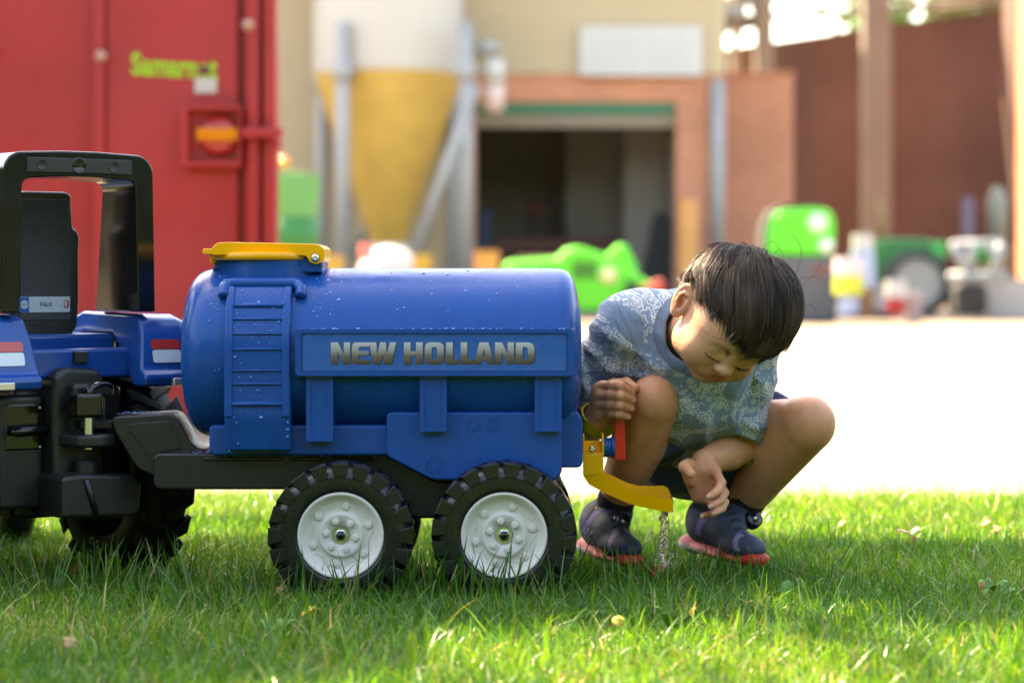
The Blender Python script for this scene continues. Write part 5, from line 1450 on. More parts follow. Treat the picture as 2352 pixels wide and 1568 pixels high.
# ---- arms with hands
CAPH = []
def hand_r(g):
    fs = [  # lower knuckle, middle, tip for index..little ; they wrap round the lever from the camera side
        ((1387, 887, 3.772), (1424, 886, 3.738), (1450, 903, 3.757), .0080),
        ((1381, 908, 3.768), (1424, 909, 3.734), (1453, 919, 3.757), .0078),
        ((1381, 930, 3.768), (1422, 931, 3.735), (1450, 938, 3.757), .0075),
        ((1387, 950, 3.772), (1420, 951, 3.740), (1442, 957, 3.758), .0068)]
    for a, b, c, r in fs:
        a, b, c = W(*a), W(*b), W(*c)
        m = .5 * (a + b) + np.array([0, -.004, .001])
        g.chain([a, m, b, c], [r * 1.08, r * 1.0, r * .98, r * .84], .0030)
    th = [W(1378, 905, 3.795), W(1410, 884, 3.800), W(1440, 880, 3.785), W(1459, 891, 3.770)]
    g.chain(th, [.012, .0098, .0088, .0076], .004)
    pal = [W(1385, 900, 3.785), W(1382, 925, 3.785), W(1386, 945, 3.785)]
    for p in pal: g.cone(wrR, p, .019, .0155, .010)
    g.cone(pal[0], pal[2], .0165, .0155, .008)
def hand_l(g):
    fs = [((1643, 1080, 3.790), (1657, 1108, 3.757), (1629, 1140, 3.722), .0070),
          ((1648, 1104, 3.797), (1664, 1131, 3.760), (1633, 1162, 3.724), .0069),
          ((1643, 1127, 3.799), (1664, 1152, 3.763), (1640, 1178, 3.728), .0065),
          ((1630, 1147, 3.797), (1646, 1171, 3.766), (1614, 1184, 3.738), .0058)]
    for a, b, c, r in fs:
        a, b, c = W(*a), W(*b), W(*c)
        m2 = .5 * b + .5 * c + np.array([.004, .002, -.002])
        g.chain([a, b, m2, c], [r * 1.10, r * 1.03, r * .95, r * .80], .0028)
    th = [W(1600, 1080, 3.795), W(1580, 1070, 3.775), W(1573, 1072, 3.748), W(1587, 1088, 3.724)]
    g.chain(th, [.0128, .0108, .0092, .0072], .006)
    for p in ((1640, 1084, 3.793), (1642, 1106, 3.799), (1636, 1127, 3.801), (1622, 1144, 3.799)): g.cone(wrL, W(*p), .017, .0108, .008)
    g.cone(W(1586, 1085, 3.790), W(1604, 1138, 3.797), .0135, .0125, .008)
    g.ell(W(1584, 1092, 3.778), (.0105, .011, .017), None, .008)
    g.ell(W(1617, 1110, 3.768), (.012, .013, .022), None, .008, 'sub')
def arm(sh, el, wr, hand, lo, hi):
    g = Grid(lo, hi, .0016)
    g.cone(sh, el, .035, .029, 0)
    mid = el * .62 + wr * .38
    g.chain([el, mid, wr], [.029, .0295, .0195], .012)
    hand(g)
    V, Q = g.mesh(); return relax(V, Q, 2, .4), Q
def bounds(*pts, pad=.05):
    p = np.array(pts); return p.min(0) - pad, p.max(0) + pad
lo, hi = bounds(elR, wrR, W(1465, 870, 3.74), W(1440, 965, 3.74)); lo[2] -= 0
armR = arm(shR, elR, wrR, hand_r, lo, hi)
lo, hi = bounds(elL, wrL, W(1670, 1190, 3.71), W(1565, 1060, 3.71), pad=.05)
armL = arm(shL, elL, wrL, hand_l, lo, hi)
# ---- legs
def leg(hip, knee, ank, fwd, lo, hi, k2, kr):
    g = Grid(lo, hi, .0024)
    g.chain([hip, hip * .45 + knee * .55, knee], [.066, .053, kr], 0)
    calf = knee * .66 + ank * .34 + k2
    g.chain([knee, calf, knee * .3 + ank * .7 + k2 * .4, ank], [kr * .96, .045, .036, .0275], .005)
    g.cone(knee * .86 + ank * .14 + fwd * .006, ank + fwd * .002, kr * .98, .0270, .006)
    g.ell(knee + fwd * .008, (kr * .95, kr * .9, kr), None, .012)
    V, Q = g.mesh(); return relax(V, Q, 4, .5), Q
lo, hi = bounds(hipR, kneeR, ankR, pad=.08)
legR = leg(hipR, kneeR, ankR, np.array([.1, -.8, .5]), lo, hi, np.array([.002, .022, -.004]), .037)
lo, hi = bounds(hipL, kneeL, ankL, pad=.08)
legL = leg(hipL, kneeL, ankL, np.array([.7, -.5, .2]), lo, hi, np.array([-.012, .022, .006]), .042)
def skin_cols(V, pinkpts=()):
    C = np.tile(SK * np.array([1.10, 1.00, .93]), (len(V), 1)); 
    n = vnoise(V * 45)[:, None] * .06; C *= 1 + n
    for p, r in pinkpts:
        w = .5 * np.exp(-((V - p) ** 2).sum(1) / r ** 2)[:, None]; C = C * (1 - w) + SKd * w
    return C
tips = [W(1450, 903, 3.757), W(1453, 919, 3.757), W(1450, 938, 3.757), W(1442, 957, 3.758), W(1629, 1140, 3.722), W(1633, 1162, 3.724), W(1640, 1178, 3.728), W(1614, 1184, 3.738), W(1587, 1088, 3.724)]
hp_pts = [(p, .012) for p in tips] + [(W(1604, 1108, 3.775), .03), (W(1450, 925, 3.75), .03), (kneeR, .03), (kneeL, .04)]
def skin_material():
    m = mat('skin', (0.5, 0.27, 0.17), 0.46, sss=0.22, sss_radius=(1.0, 0.36, 0.18), alpha_col='col', bump=.22, bscale=330, spec=.4, vary=.10, vscale=55, rvary=.08)
    return m
SKIN = skin_material()
body = emit_mesh('body', [(Vh, Qh), armR, armL, legR, legL], SKIN, PR_, [Ch] + [skin_cols(a[0], hp_pts) for a in (armR, armL, legR, legL)])
# nails
NAIL = mat('finger_nail', (0.62, 0.36, 0.28), 0.3)
def nail(c, nrm, along, r=.0036):
    nrm = np.asarray(nrm, float) / np.linalg.norm(nrm); along = np.asarray(along, float); along -= nrm * (along @ nrm); along /= np.linalg.norm(along)
    sd = np.cross(nrm, along); s = MB().ball((0, 0, 0), 1, 10)
    MB().add(xf(frame(np.asarray(c), sd * r, along * r * 1.25, nrm * r * .32), np.vstack(s.v)), s.f).mk('finger_nail', NAIL, body)
for (x, y, Y) in ((1447, 903, 3.7515), (1451, 919, 3.7515), (1448, 938, 3.7515), (1440, 957, 3.7535)):
    nail(W(x, y, Y - .0035), (.35, -.9, .15), (1, .2, -.2))
for (x, y, Y) in ((1628, 1141, 3.7150), (1632, 1163, 3.7175), (1639, 1179, 3.7215), (1613, 1185, 3.7325)):
    nail(W(x, y, Y - .001), (.2, -.9, -.25), (-.7, -.4, -.6))
# ---- face details: lashes and brows
HAIRM = bpy.data.materials.new('dark_hair'); HAIRM.use_nodes = True
_b = HAIRM.node_tree.nodes['Principled BSDF']; _at = HAIRM.node_tree.nodes.new('ShaderNodeAttribute'); _at.attribute_name = 'col'
HAIRM.node_tree.links.new(_at.outputs['Color'], _b.inputs['Base Color']); _b.inputs['Roughness'].default_value = .46; _b.inputs['Specular IOR Level'].default_value = .4
_b.inputs['Anisotropic'].default_value = .4
def strands(name, paths, r0, r1, colr, parent, nside=3):
    """tapered three sided hairs; paths (n, k, 3)"""
    P = np.asarray(paths); n, k, _ = P.shape
    tg = np.gradient(P, axis=1); tg /= np.linalg.norm(tg, axis=2, keepdims=True) + 1e-9
    ref = rng.normal(size=(n, 1, 3)); s = np.cross(tg, ref); s /= np.linalg.norm(s, axis=2, keepdims=True) + 1e-9; u = np.cross(tg, s)
    rad = np.linspace(r0, r1, k)[None, :, None] * rng.uniform(.7, 1.3, (n, 1, 1))
    V = np.stack([P + rad * (math.cos(a) * s + math.sin(a) * u) for a in (0, 2.094, 4.189)], 2).reshape(-1, 3)
    b = (np.arange(n)[:, None, None] * k + np.arange(k - 1)[None, :, None]) * 3
    q = np.concatenate([np.concatenate([b + j, b + (j + 1) % 3, b + 3 + (j + 1) % 3, b + 3 + j], 2) for j in range(3)], 1).reshape(-1, 4)
    C = np.repeat(colr, k * 3, axis=0)
    return emit_mesh(name, [(V, q)], HAIRM, parent, [C])
lash = []; 
for s in (-1, 1):
    for t in np.linspace(0, 1, 46):
        l = 1.45 + 2.55 * t; arc = 4 * t * (1 - t)
        root = np.array([s * l, -1.95 - .18 * arc + .1 * t, 7.28 - .78 * t * t + .05])
        d = np.array([s * (.25 * (t - .3)), -.62, .62]) * rng.uniform(.5, .85)
        lash.append([hp_(*root), hp_(*(root + d * .5 + (0, -.08, 0))), hp_(*(root + d + (0, .02, .12)))])
strands('eyelashes', np.array(lash), .00055, .00015, np.tile((.008, .006, .006), (len(lash), 1)), body)
brow = []
for s in (-1, 1):
    for _ in range(150):
        t = rng.random(); l = 1.3 + 3.2 * t; u = .75 + .35 * math.sin(t * 2.4) - .25 * t + rng.normal(0, .13)
        root = np.array([s * l, u, 7.58 - .32 * t - 1.15 * t * t])
        d = np.array([s * .55, .12 - .25 * t, -.12 - .3 * t])
        brow.append([hp_(*root), hp_(*(root + d * .5 + (0, 0, .05))), hp_(*(root + d))])
strands('eyebrows', np.array(brow), .00028, .0001, np.tile((.025, .017, .012), (len(brow), 1)), body)
# ---- hair: scalp cap plus combed strands running out from the crown whorl
cen = np.array([0, 1.75, -.9]); rad_ = np.array([6.95, 7.45, 8.65])
whorl = np.array([.25, .70, -.66]); whorl /= np.linalg.norm(whorl)
e1 = np.cross(whorl, [0, 1, 0]); e1 /= np.linalg.norm(e1); e2 = np.cross(whorl, e1)
def hairline(d):
    """positive inside the hair; d are unit directions in head axes"""
    l, u, f = d[..., 0], d[..., 1], d[..., 2]
    front = u - (-.05 - .30 * l + .10 * l * l)
    sidel = u - (.05 + .06 * np.clip(f + .05, 0, 1) - .10 * np.clip(l, 0, 1))
    back = u + .60
    w = np.clip((f - .25) / .35, 0, 1); wb = np.clip((-f - .12) / .30, 0, 1)
    return (front * w + sidel * (1 - w)) * (1 - wb) + back * wb
flop = A_h @ cam2w(np.array([.93, .10, .35]))          # side the loose hair falls to
def volume(d):
    """how far the hair stands off the scalp, in cm"""
    k = np.clip(d @ flop, 0, 1)
    up = np.clip(d[..., 1] * .6 - d[..., 2] * .5, 0, 1)
    return .45 + .55 * up + 2.3 * k ** 2.2
gc = Grid(HC - .17, HC + .17, .0028)
gc.ell(hp_(*cen), rad_ * HS, A_h)
sl, P = gc.sub(HC - .17, HC + .17, 0)
dd = (((P - HC) @ A_h.T.astype(np.float32)) / HS - cen) / rad_; dd /= np.linalg.norm(dd, axis=-1, keepdims=True) + 1e-6
hlv = hairline(dd) - .11 + .06 * vnoise(dd * 9)
rise = np.clip(hlv * 4.0, -.5, 1) * .30 + np.clip(hlv * 2.5, 0, 1) * 1.55 * np.clip(dd @ flop, 0, 1) ** 2.2
gd = np.linalg.norm((((P - HC) @ A_h.T.astype(np.float32)) / HS - cen) / rad_, axis=-1)
gc.f = ((gd - 1) * 7.4 * HS - rise * HS).astype(np.float32)
Vc, Qc = gc.mesh()
hair = emit_mesh('hair', [(relax(Vc, Qc, 2), Qc)], HAIRM, PR_, [np.tile((.022, .014, .010), (len(Vc), 1))])
def grow(n, lift, length, colbase, clumpf=.7, K=10, past=0.0):
    az = rng.uniform(0, 2 * math.pi, n); tt = np.arccos(1 - rng.uniform(0, 1.5, n))
    cl = vnoise(np.stack([np.cos(az) * 4, np.sin(az) * 4, tt * 3.0], 1)); cl2 = vnoise(np.stack([np.cos(az) * 13, np.sin(az) * 13, tt * 6], 1))
    L = length * rng.uniform(.65, 1.3, n)
    swirl = .35 + .30 * cl
    pts = np.zeros((n, K, 3)); keep = np.ones(n, bool); dirs = None
    stop = rng.normal(.0 - past, .075 + past * .4, n) + .07 * cl2 + .04 * cl
    over = np.zeros(n, bool)
    for i in range(K):
        s = i / (K - 1)
        t = tt + L * s
        a = az + swirl * L * s * 1.3 + .10 * cl2 * s
        d = np.cos(t)[:, None] * whorl + np.sin(t)[:, None] * (np.cos(a)[:, None] * e1 + np.sin(a)[:, None] * e2)
        h = hairline(d)
        if i == 0: keep &= h > .015; root = d.copy()
        lf = (volume(d) + lift * (.6 + .6 * cl + .4 * cl2)) * (.25 + .75 * math.sin(math.pi * min(1, .08 + .62 * s)))
        edge = np.clip(h / .22, .12, 1)
        p = cen + d * (rad_ + (lf * edge)[:, None] + .12)
        if i:
            over |= h < stop
            hang = pts[:, i - 1] + (pts[:, i - 1] - pts[:, max(i - 2, 0)]) * .45
            p = np.where(over[:, None], hang, p)
        pts[:, i] = p
    pts, root, cl = pts[keep], root[keep], cl[keep]; k = len(pts)
    # locks: hairs lean towards the nearest guide hair on their way to the tip, every lock with a bend of its own
    G = max(20, k // 42); gi = rng.choice(k, G, replace=False)
    near = np.empty(k, int)
    for j in range(0, k, 2000): near[j:j + 2000] = np.argmax(root[j:j + 2000] @ root[gi].T, axis=1)
    s = np.linspace(0, 1, K)[None, :, None]
    outw = pts[gi] - cen; outw /= np.linalg.norm(outw, axis=2, keepdims=True)
    gp = pts[gi] + rng.normal(0, .70, (G, 1, 3)) * s ** 1.5 + outw * rng.normal(.15, .48, (G, 1, 1)) * np.sin(math.pi * np.minimum(1, s * .8))
    gp = gp[near]; pts = pts * (1 - clumpf * s ** 1.1) + (gp + (pts[:, :1] - gp[:, :1]) * .30) * (clumpf * s ** 1.1)
    pts += rng.normal(0, .10, (k, 1, 3)) * s ** 2
    lock = (rng.uniform(.5, 1.5, G) * (1 + .7 * vnoise(root[gi] * 3.2)))[near]
    c = np.array(colbase) * (rng.uniform(.75, 1.3, k) * lock)[:, None]
    return HC + HS * (pts[..., :1] * hl + pts[..., 1:2] * hu + pts[..., 2:3] * hf), c
H1, c1 = grow(15000, .45, .80, (.058, .034, .022), .70)
H2, c2 = grow(10000, .05, .62, (.052, .031, .021), .55)
H3, c3 = grow(2600, .8, .95, (.075, .043, .027), .55, past=.14)
strands('hair_strands', np.vstack([H1, H2]), .00044, .00016, np.vstack([c1, c2]), hair)['kind'] = 'stuff'
strands('loose_strands', H3, .00034, .00010, c3, hair)['kind'] = 'stuff'
fly = []
for (pts_) in ([(1800, 655, 3.63), (1822, 635, 3.63), (1836, 600, 3.63), (1836, 565, 3.64), (1822, 540, 3.64)], [(1802, 658, 3.63), (1826, 632, 3.63), (1840, 590, 3.63), (1832, 555, 3.64), (1818, 538, 3.64)], [(1745, 580, 3.66), (1762, 560, 3.66), (1778, 556, 3.66), (1790, 575, 3.66), (1792, 595, 3.66)],
               [(1835, 660, 3.63), (1862, 640, 3.63), (1880, 612, 3.63), (1885, 600, 3.63), (1886, 590, 3.63)], [(1840, 640, 3.63), (1868, 636, 3.63), (1890, 645, 3.63), (1896, 660, 3.63), (1888, 672, 3.63)], [(1855, 700, 3.62), (1870, 705, 3.62), (1878, 720, 3.62), (1884, 740, 3.62), (1890, 745, 3.62)],
               [(1756, 600, 3.65), (1775, 585, 3.65), (1790, 572, 3.65), (1796, 580, 3.65), (1798, 600, 3.65)], [(1700, 770, 3.59), (1672, 790, 3.58), (1650, 795, 3.58), (1640, 790, 3.58), (1632, 782, 3.585)], [(1690, 765, 3.59), (1668, 778, 3.58), (1640, 772, 3.58), (1620, 758, 3.585), (1612, 750, 3.59)]):
    for _ in range(2): fly.append(spline([W(x + rng.normal(0, 2), y + rng.normal(0, 2), Y) for x, y, Y in pts_], 12))
strands('flyaway_hairs', np.array(fly), .00028, .00010, np.tile((.10, .055, .03), (len(fly), 1)), hair)['kind'] = 'stuff'
# ---- T-shirt
def shirt_material():
    m = bpy.data.materials.new('paisley_cotton'); m.use_nodes = True
    nt = m.node_tree; N = nt.nodes; L = nt.links; b = N['Principled BSDF']; b.inputs['Roughness'].default_value = .85; b.inputs['Sheen Weight'].default_value = .15
    at = N.new('ShaderNodeAttribute'); at.attribute_name = 'pat'
    def math_(op, a, b_=None, c=None):
        n = N.new('ShaderNodeMath'); n.operation = op
        for i, x in enumerate((a, b_, c)):
            if x is None: continue
            if isinstance(x, (int, float)): n.inputs[i].default_value = x
            else: L.new(x, n.inputs[i])
        return n.outputs[0]
    dn = N.new('ShaderNodeTexNoise'); dn.inputs['Scale'].default_value = 30; dn.inputs['Detail'].default_value = 1
    L.new(at.outputs['Vector'], dn.inputs['Vector'])
    sc = N.new('ShaderNodeVectorMath'); sc.operation = 'MULTIPLY_ADD'; L.new(dn.outputs['Color'], sc.inputs[0]); sc.inputs[1].default_value = (.006, .006, 0); L.new(at.outputs['Vector'], sc.inputs[2])
    def motif(scale, petals, r0, rings, offs, prob):
        mp = N.new('ShaderNodeMapping'); mp.inputs['Scale'].default_value = (scale,) * 3; mp.inputs['Location'].default_value = offs; L.new(sc.outputs[0], mp.inputs['Vector'])
        vo = N.new('ShaderNodeTexVoronoi'); vo.voronoi_dimensions = '2D'; vo.inputs['Scale'].default_value = 1; vo.inputs['Randomness'].default_value = .75; L.new(mp.outputs[0], vo.inputs['Vector'])
        df = N.new('ShaderNodeVectorMath'); df.operation = 'SUBTRACT'; L.new(mp.outputs[0], df.inputs[0]); L.new(vo.outputs['Position'], df.inputs[1])
        sx = N.new('ShaderNodeSeparateXYZ'); L.new(df.outputs[0], sx.inputs[0]); cx = N.new('ShaderNodeSeparateColor'); L.new(vo.outputs['Color'], cx.inputs[0])
        ang = math_('ARCTAN2', sx.outputs[1], sx.outputs[0])
        a2 = math_('ADD', math_('MULTIPLY', ang, petals), math_('MULTIPLY', cx.outputs[0], 6.28))
        # teardrop: radius bulges to one side, petals on top of that
        tear = math_('MULTIPLY', math_('COSINE', math_('ADD', ang, math_('MULTIPLY', cx.outputs[1], 6.28))), .28)
        rad = math_('ADD', math_('ADD', math_('MULTIPLY', math_('COSINE', a2), .16), 1.0), tear)
        rr = math_('DIVIDE', vo.outputs['Distance'], math_('MULTIPLY', rad, r0))
        inside = math_('LESS_THAN', rr, 1.0)
        ring = math_('GREATER_THAN', math_('SINE', math_('MULTIPLY', rr, rings)), .05)
        on = math_('LESS_THAN', cx.outputs[2], prob)
        return math_('MULTIPLY', math_('MULTIPLY', inside, ring), on)
    m1 = motif(36, 6, .46, 17, (0, 0, 0), .80)
    m2 = motif(82, 5, .38, 10, (3.3, 1.7, 0), .55)
    m3 = motif(150, 4, .34, 5, (1.1, 5.2, 0), .40)
    mm = math_('MAXIMUM', math_('MAXIMUM', m1, m2), m3)
    # blank areas between the borders of the print
    nn = N.new('ShaderNodeTexNoise'); nn.inputs['Scale'].default_value = 13; nn.inputs['Detail'].default_value = 0; L.new(at.outputs['Vector'], nn.inputs['Vector'])
    sz = N.new('ShaderNodeSeparateXYZ'); L.new(at.outputs['Vector'], sz.inputs[0]); coll = math_('GREATER_THAN', sz.outputs[2], 50.0)
    mm = math_('MULTIPLY', mm, math_('SUBTRACT', 1.0, coll))
    fac = math_('MULTIPLY', mm, math_('MULTIPLY', math_('GREATER_THAN', nn.outputs['Fac'], .36), .88))
    mx = N.new('ShaderNodeMix'); mx.data_type = 'RGBA'; L.new(fac, mx.inputs[0])
    mx.inputs[6].default_value = (0.165, 0.235, 0.325, 1); mx.inputs[7].default_value = (0.58, 0.57, 0.53, 1)
    # faded cloth
    n4 = N.new('ShaderNodeTexNoise'); n4.inputs['Scale'].default_value = 9; L.new(at.outputs['Vector'], n4.inputs['Vector'])
    mr = N.new('ShaderNodeMapRange'); mr.inputs[3].default_value = .85; mr.inputs[4].default_value = 1.15; L.new(n4.outputs['Fac'], mr.inputs[0])
    mrc = math_('MULTIPLY', mr.outputs[0], math_('SUBTRACT', 1.0, math_('MULTIPLY', coll, .35)))
    m4 = N.new('ShaderNodeMix'); m4.data_type = 'RGBA'; m4.blend_type = 'MULTIPLY'; m4.inputs[0].default_value = 1; L.new(mx.outputs[2], m4.inputs[6]); L.new(mrc, m4.inputs[7])
    L.new(m4.outputs[2], b.inputs['Base Color'])
    n5 = N.new('ShaderNodeTexNoise'); n5.inputs['Scale'].default_value = 900; L.new(at.outputs['Vector'], n5.inputs['Vector'])
    bp = N.new('ShaderNodeBump'); bp.inputs['Strength'].default_value = .25; bp.inputs['Distance'].default_value = .001; L.new(n5.outputs['Fac'], bp.inputs['Height'])
    mpw = N.new('ShaderNodeMapping'); mpw.inputs['Scale'].default_value = (38, 15, 1); mpw.inputs['Rotation'].default_value = (0, 0, R(35)); L.new(at.outputs['Vector'], mpw.inputs['Vector'])
    n6 = N.new('ShaderNodeTexNoise'); n6.inputs['Scale'].default_value = 1; n6.inputs['Detail'].default_value = 3; n6.inputs['Distortion'].default_value = .8; L.new(mpw.outputs[0], n6.inputs['Vector'])
    bw = N.new('ShaderNodeBump'); bw.inputs['Strength'].default_value = .75; bw.inputs['Distance'].default_value = .016; L.new(n6.outputs['Fac'], bw.inputs['Height']); L.new(bw.outputs[0], bp.inputs['Normal'])
    L.new(bp.outputs[0], b.inputs['Normal'])
    return m
SHIRT = shirt_material()
def fold(P, dirv, freq, amp, ph=0.0):
    q = P @ np.asarray(dirv, np.float32); n = vnoise(P * 14 + ph) * 2.4 + vnoise(P * 31 + ph) * .7
    return amp * (np.abs(np.sin(q * freq + n)) - .6)
lo, hi = bounds(shR, shL, elR, W(1560, 990, 3.8), hipR, hipL, pad=.085)
g = Grid(lo, hi, .0030)
chest, belly = W(1580, 850, 3.885), W(1590, 945, 3.955)
back = W(1570, 800, 3.97)
g.ell(chest, (.103, .085, .11)); g.ell(belly, (.108, .105, .10), None, .05); g.ell(back, (.105, .08, .10), None, .05)
g.cone(shR + [.02, 0, 0], shL + [-.012, 0, .004], .056, .054, .035)
g.cone(neckB + [0, .01, -.03], neckB + [-.005, .0, -.006], .062, .056, .03)
g.cone(shR + [.045, -.005, .012], shR + [.005, 0, -.004], .046, .050, .03)
# hanging front of the shirt
g.chain([W(1560, 830, 3.83), W(1590, 905, 3.85), W(1610, 955, 3.89)], [.055, .066, .062], .03)
g.chain([W(1660, 860, 3.82), W(1655, 925, 3.84), W(1640, 965, 3.88)], [.05, .048, .04], .03)
def sleeve(g, a, b, ra, rb, k):
    g.cone(a, a * .35 + b * .65, ra, rb, k); g.cone(a * .35 + b * .65, b, rb, rb * 1.03, .008)
def cut(g, c, d, ext=.09):
    """trim everything past a hem plane near c"""
    d = np.asarray(d, float) / np.linalg.norm(d)
    def fn(P): 
        q = P - c.astype(np.float32); t = q @ d.astype(np.float32)
        rr = np.linalg.norm(q - t[..., None] * d.astype(np.float32), axis=-1)
        return np.maximum(-t, np.maximum(rr - ext, t - .12))
    g.put(fn, c - .14, c + .14, 0, 'sub')
hemR, hemL = W(1347, 935, 3.925), W(1684, 1012, 3.872)
sleeve(g, shR + [.0, 0, -.005], hemR + (hemR - shR) * .15, .054, .056, .03)
dR = hemR - shR; cut(g, hemR, dR, .085)
g2 = Grid(*bounds(shL, hemL, pad=.09), .0030)
sleeve(g2, shL + [-.005, .0, -.008], hemL + (hemL - shL) * .15, .052, .050, .03)
dL = np.array([-.30, -.16, -.80]); cut(g2, hemL + [0, 0, .002], dL, .10)
# hollow the sleeve mouths
for gg, sh_, he_, r_ in ((g, shR, hemR, .047), (g2, shL, hemL, .0435)):
    gg.cone(he_ * .75 + sh_ * .25, he_ + (he_ - sh_) * .3, r_ * .8, r_, 0, 'sub')
# neck opening
nk = hp_(0, -6.5, -3.0)
g.cone(neckB * .7 + nk * .3, nk * 1.0, .050, .052, .004, 'sub')
# folds
sl, P = g.sub(lo, hi, 0)
nz = fold(P, (.55, .1, .8), 70, .0075, 1) * np.clip(1.5 - np.linalg.norm(P - shR - (hemR - shR) * .5, axis=-1) / .13, .1, 1) + fold(P, (.95, .2, .15), 58, .0062, 5) * np.clip((shR[2] - .02 - P[..., 2]) / .08, .15, 1)
Vs, Qs = g.mesh(nz[:g.n[0], :g.n[1], :g.n[2]].astype(np.float32)); Vs = relax(Vs, Qs, 2, .4)
lo2, hi2 = bounds(shL, hemL, pad=.09); sl, P = g2.sub(lo2, hi2, 0)
nz = fold(P, (.75, .2, .62), 62, .0070, 9)
V2, Q2 = g2.mesh(nz[:g2.n[0], :g2.n[1], :g2.n[2]].astype(np.float32)); V2 = relax(V2, Q2, 2, .4)
allV = np.vstack([Vs, V2])
nkA = neckB * .7 + nk * .3; nax = (nk - nkA) / np.linalg.norm(nk - nkA); qv = allV - nkA; tv = qv @ nax
rimd = np.linalg.norm(qv - tv[:, None] * nax, axis=1) - .051
isc = ((rimd < .017) & (tv > -.05)).astype(float)
pat = np.stack([allV[:, 0] * .93 + allV[:, 1] * .37, allV[:, 2] - allV[:, 1] * .25, isc * 100], 1)
shirt = emit_mesh('t_shirt', [(Vs, Qs), (V2, Q2)], SHIRT, PR_, None, extra=pat)
# ---- shorts
NAVY = mat('navy_cotton', (0.018, 0.040, 0.110), .85, vary=.15, vscale=30, bump=.3, bscale=300, sheen=.2)
lo, hi = bounds(hipR, hipL, kneeR * .5 + hipR * .5, kneeL * .6 + hipL * .4, pad=.11)
g = Grid(lo, hi, .0034)
g.ell(W(1598, 1018, 4.04), (.105, .085, .095))
g.cone(hipR, hipR * .36 + kneeR * .64, .072, .066, .03)
g.cone(hipL, hipL * .38 + kneeL * .62, .074, .066, .03)
g.cone(W(1540, 1062, 3.985), W(1690, 1058, 3.965), .046, .046, .03)
g.cone(W(1520, 1080, 4.0), W(1640, 1085, 3.99), .030, .030, .02)
sl, P = g.sub(lo, hi, 0)
nz = fold(P, (.3, .9, .3), 70, .0035, 3)
for kn, hp0, tt in ((kneeR, hipR, .70), (kneeL, hipL, .64)):
    c = hp0 + (kn - hp0) * tt; cut(g, c, kn - hp0, .10)
Vp, Qp = g.mesh(nz[:g.n[0], :g.n[1], :g.n[2]].astype(np.float32))
emit_mesh('shorts', [(relax(Vp, Qp, 2), Qp)], NAVY, PR_)
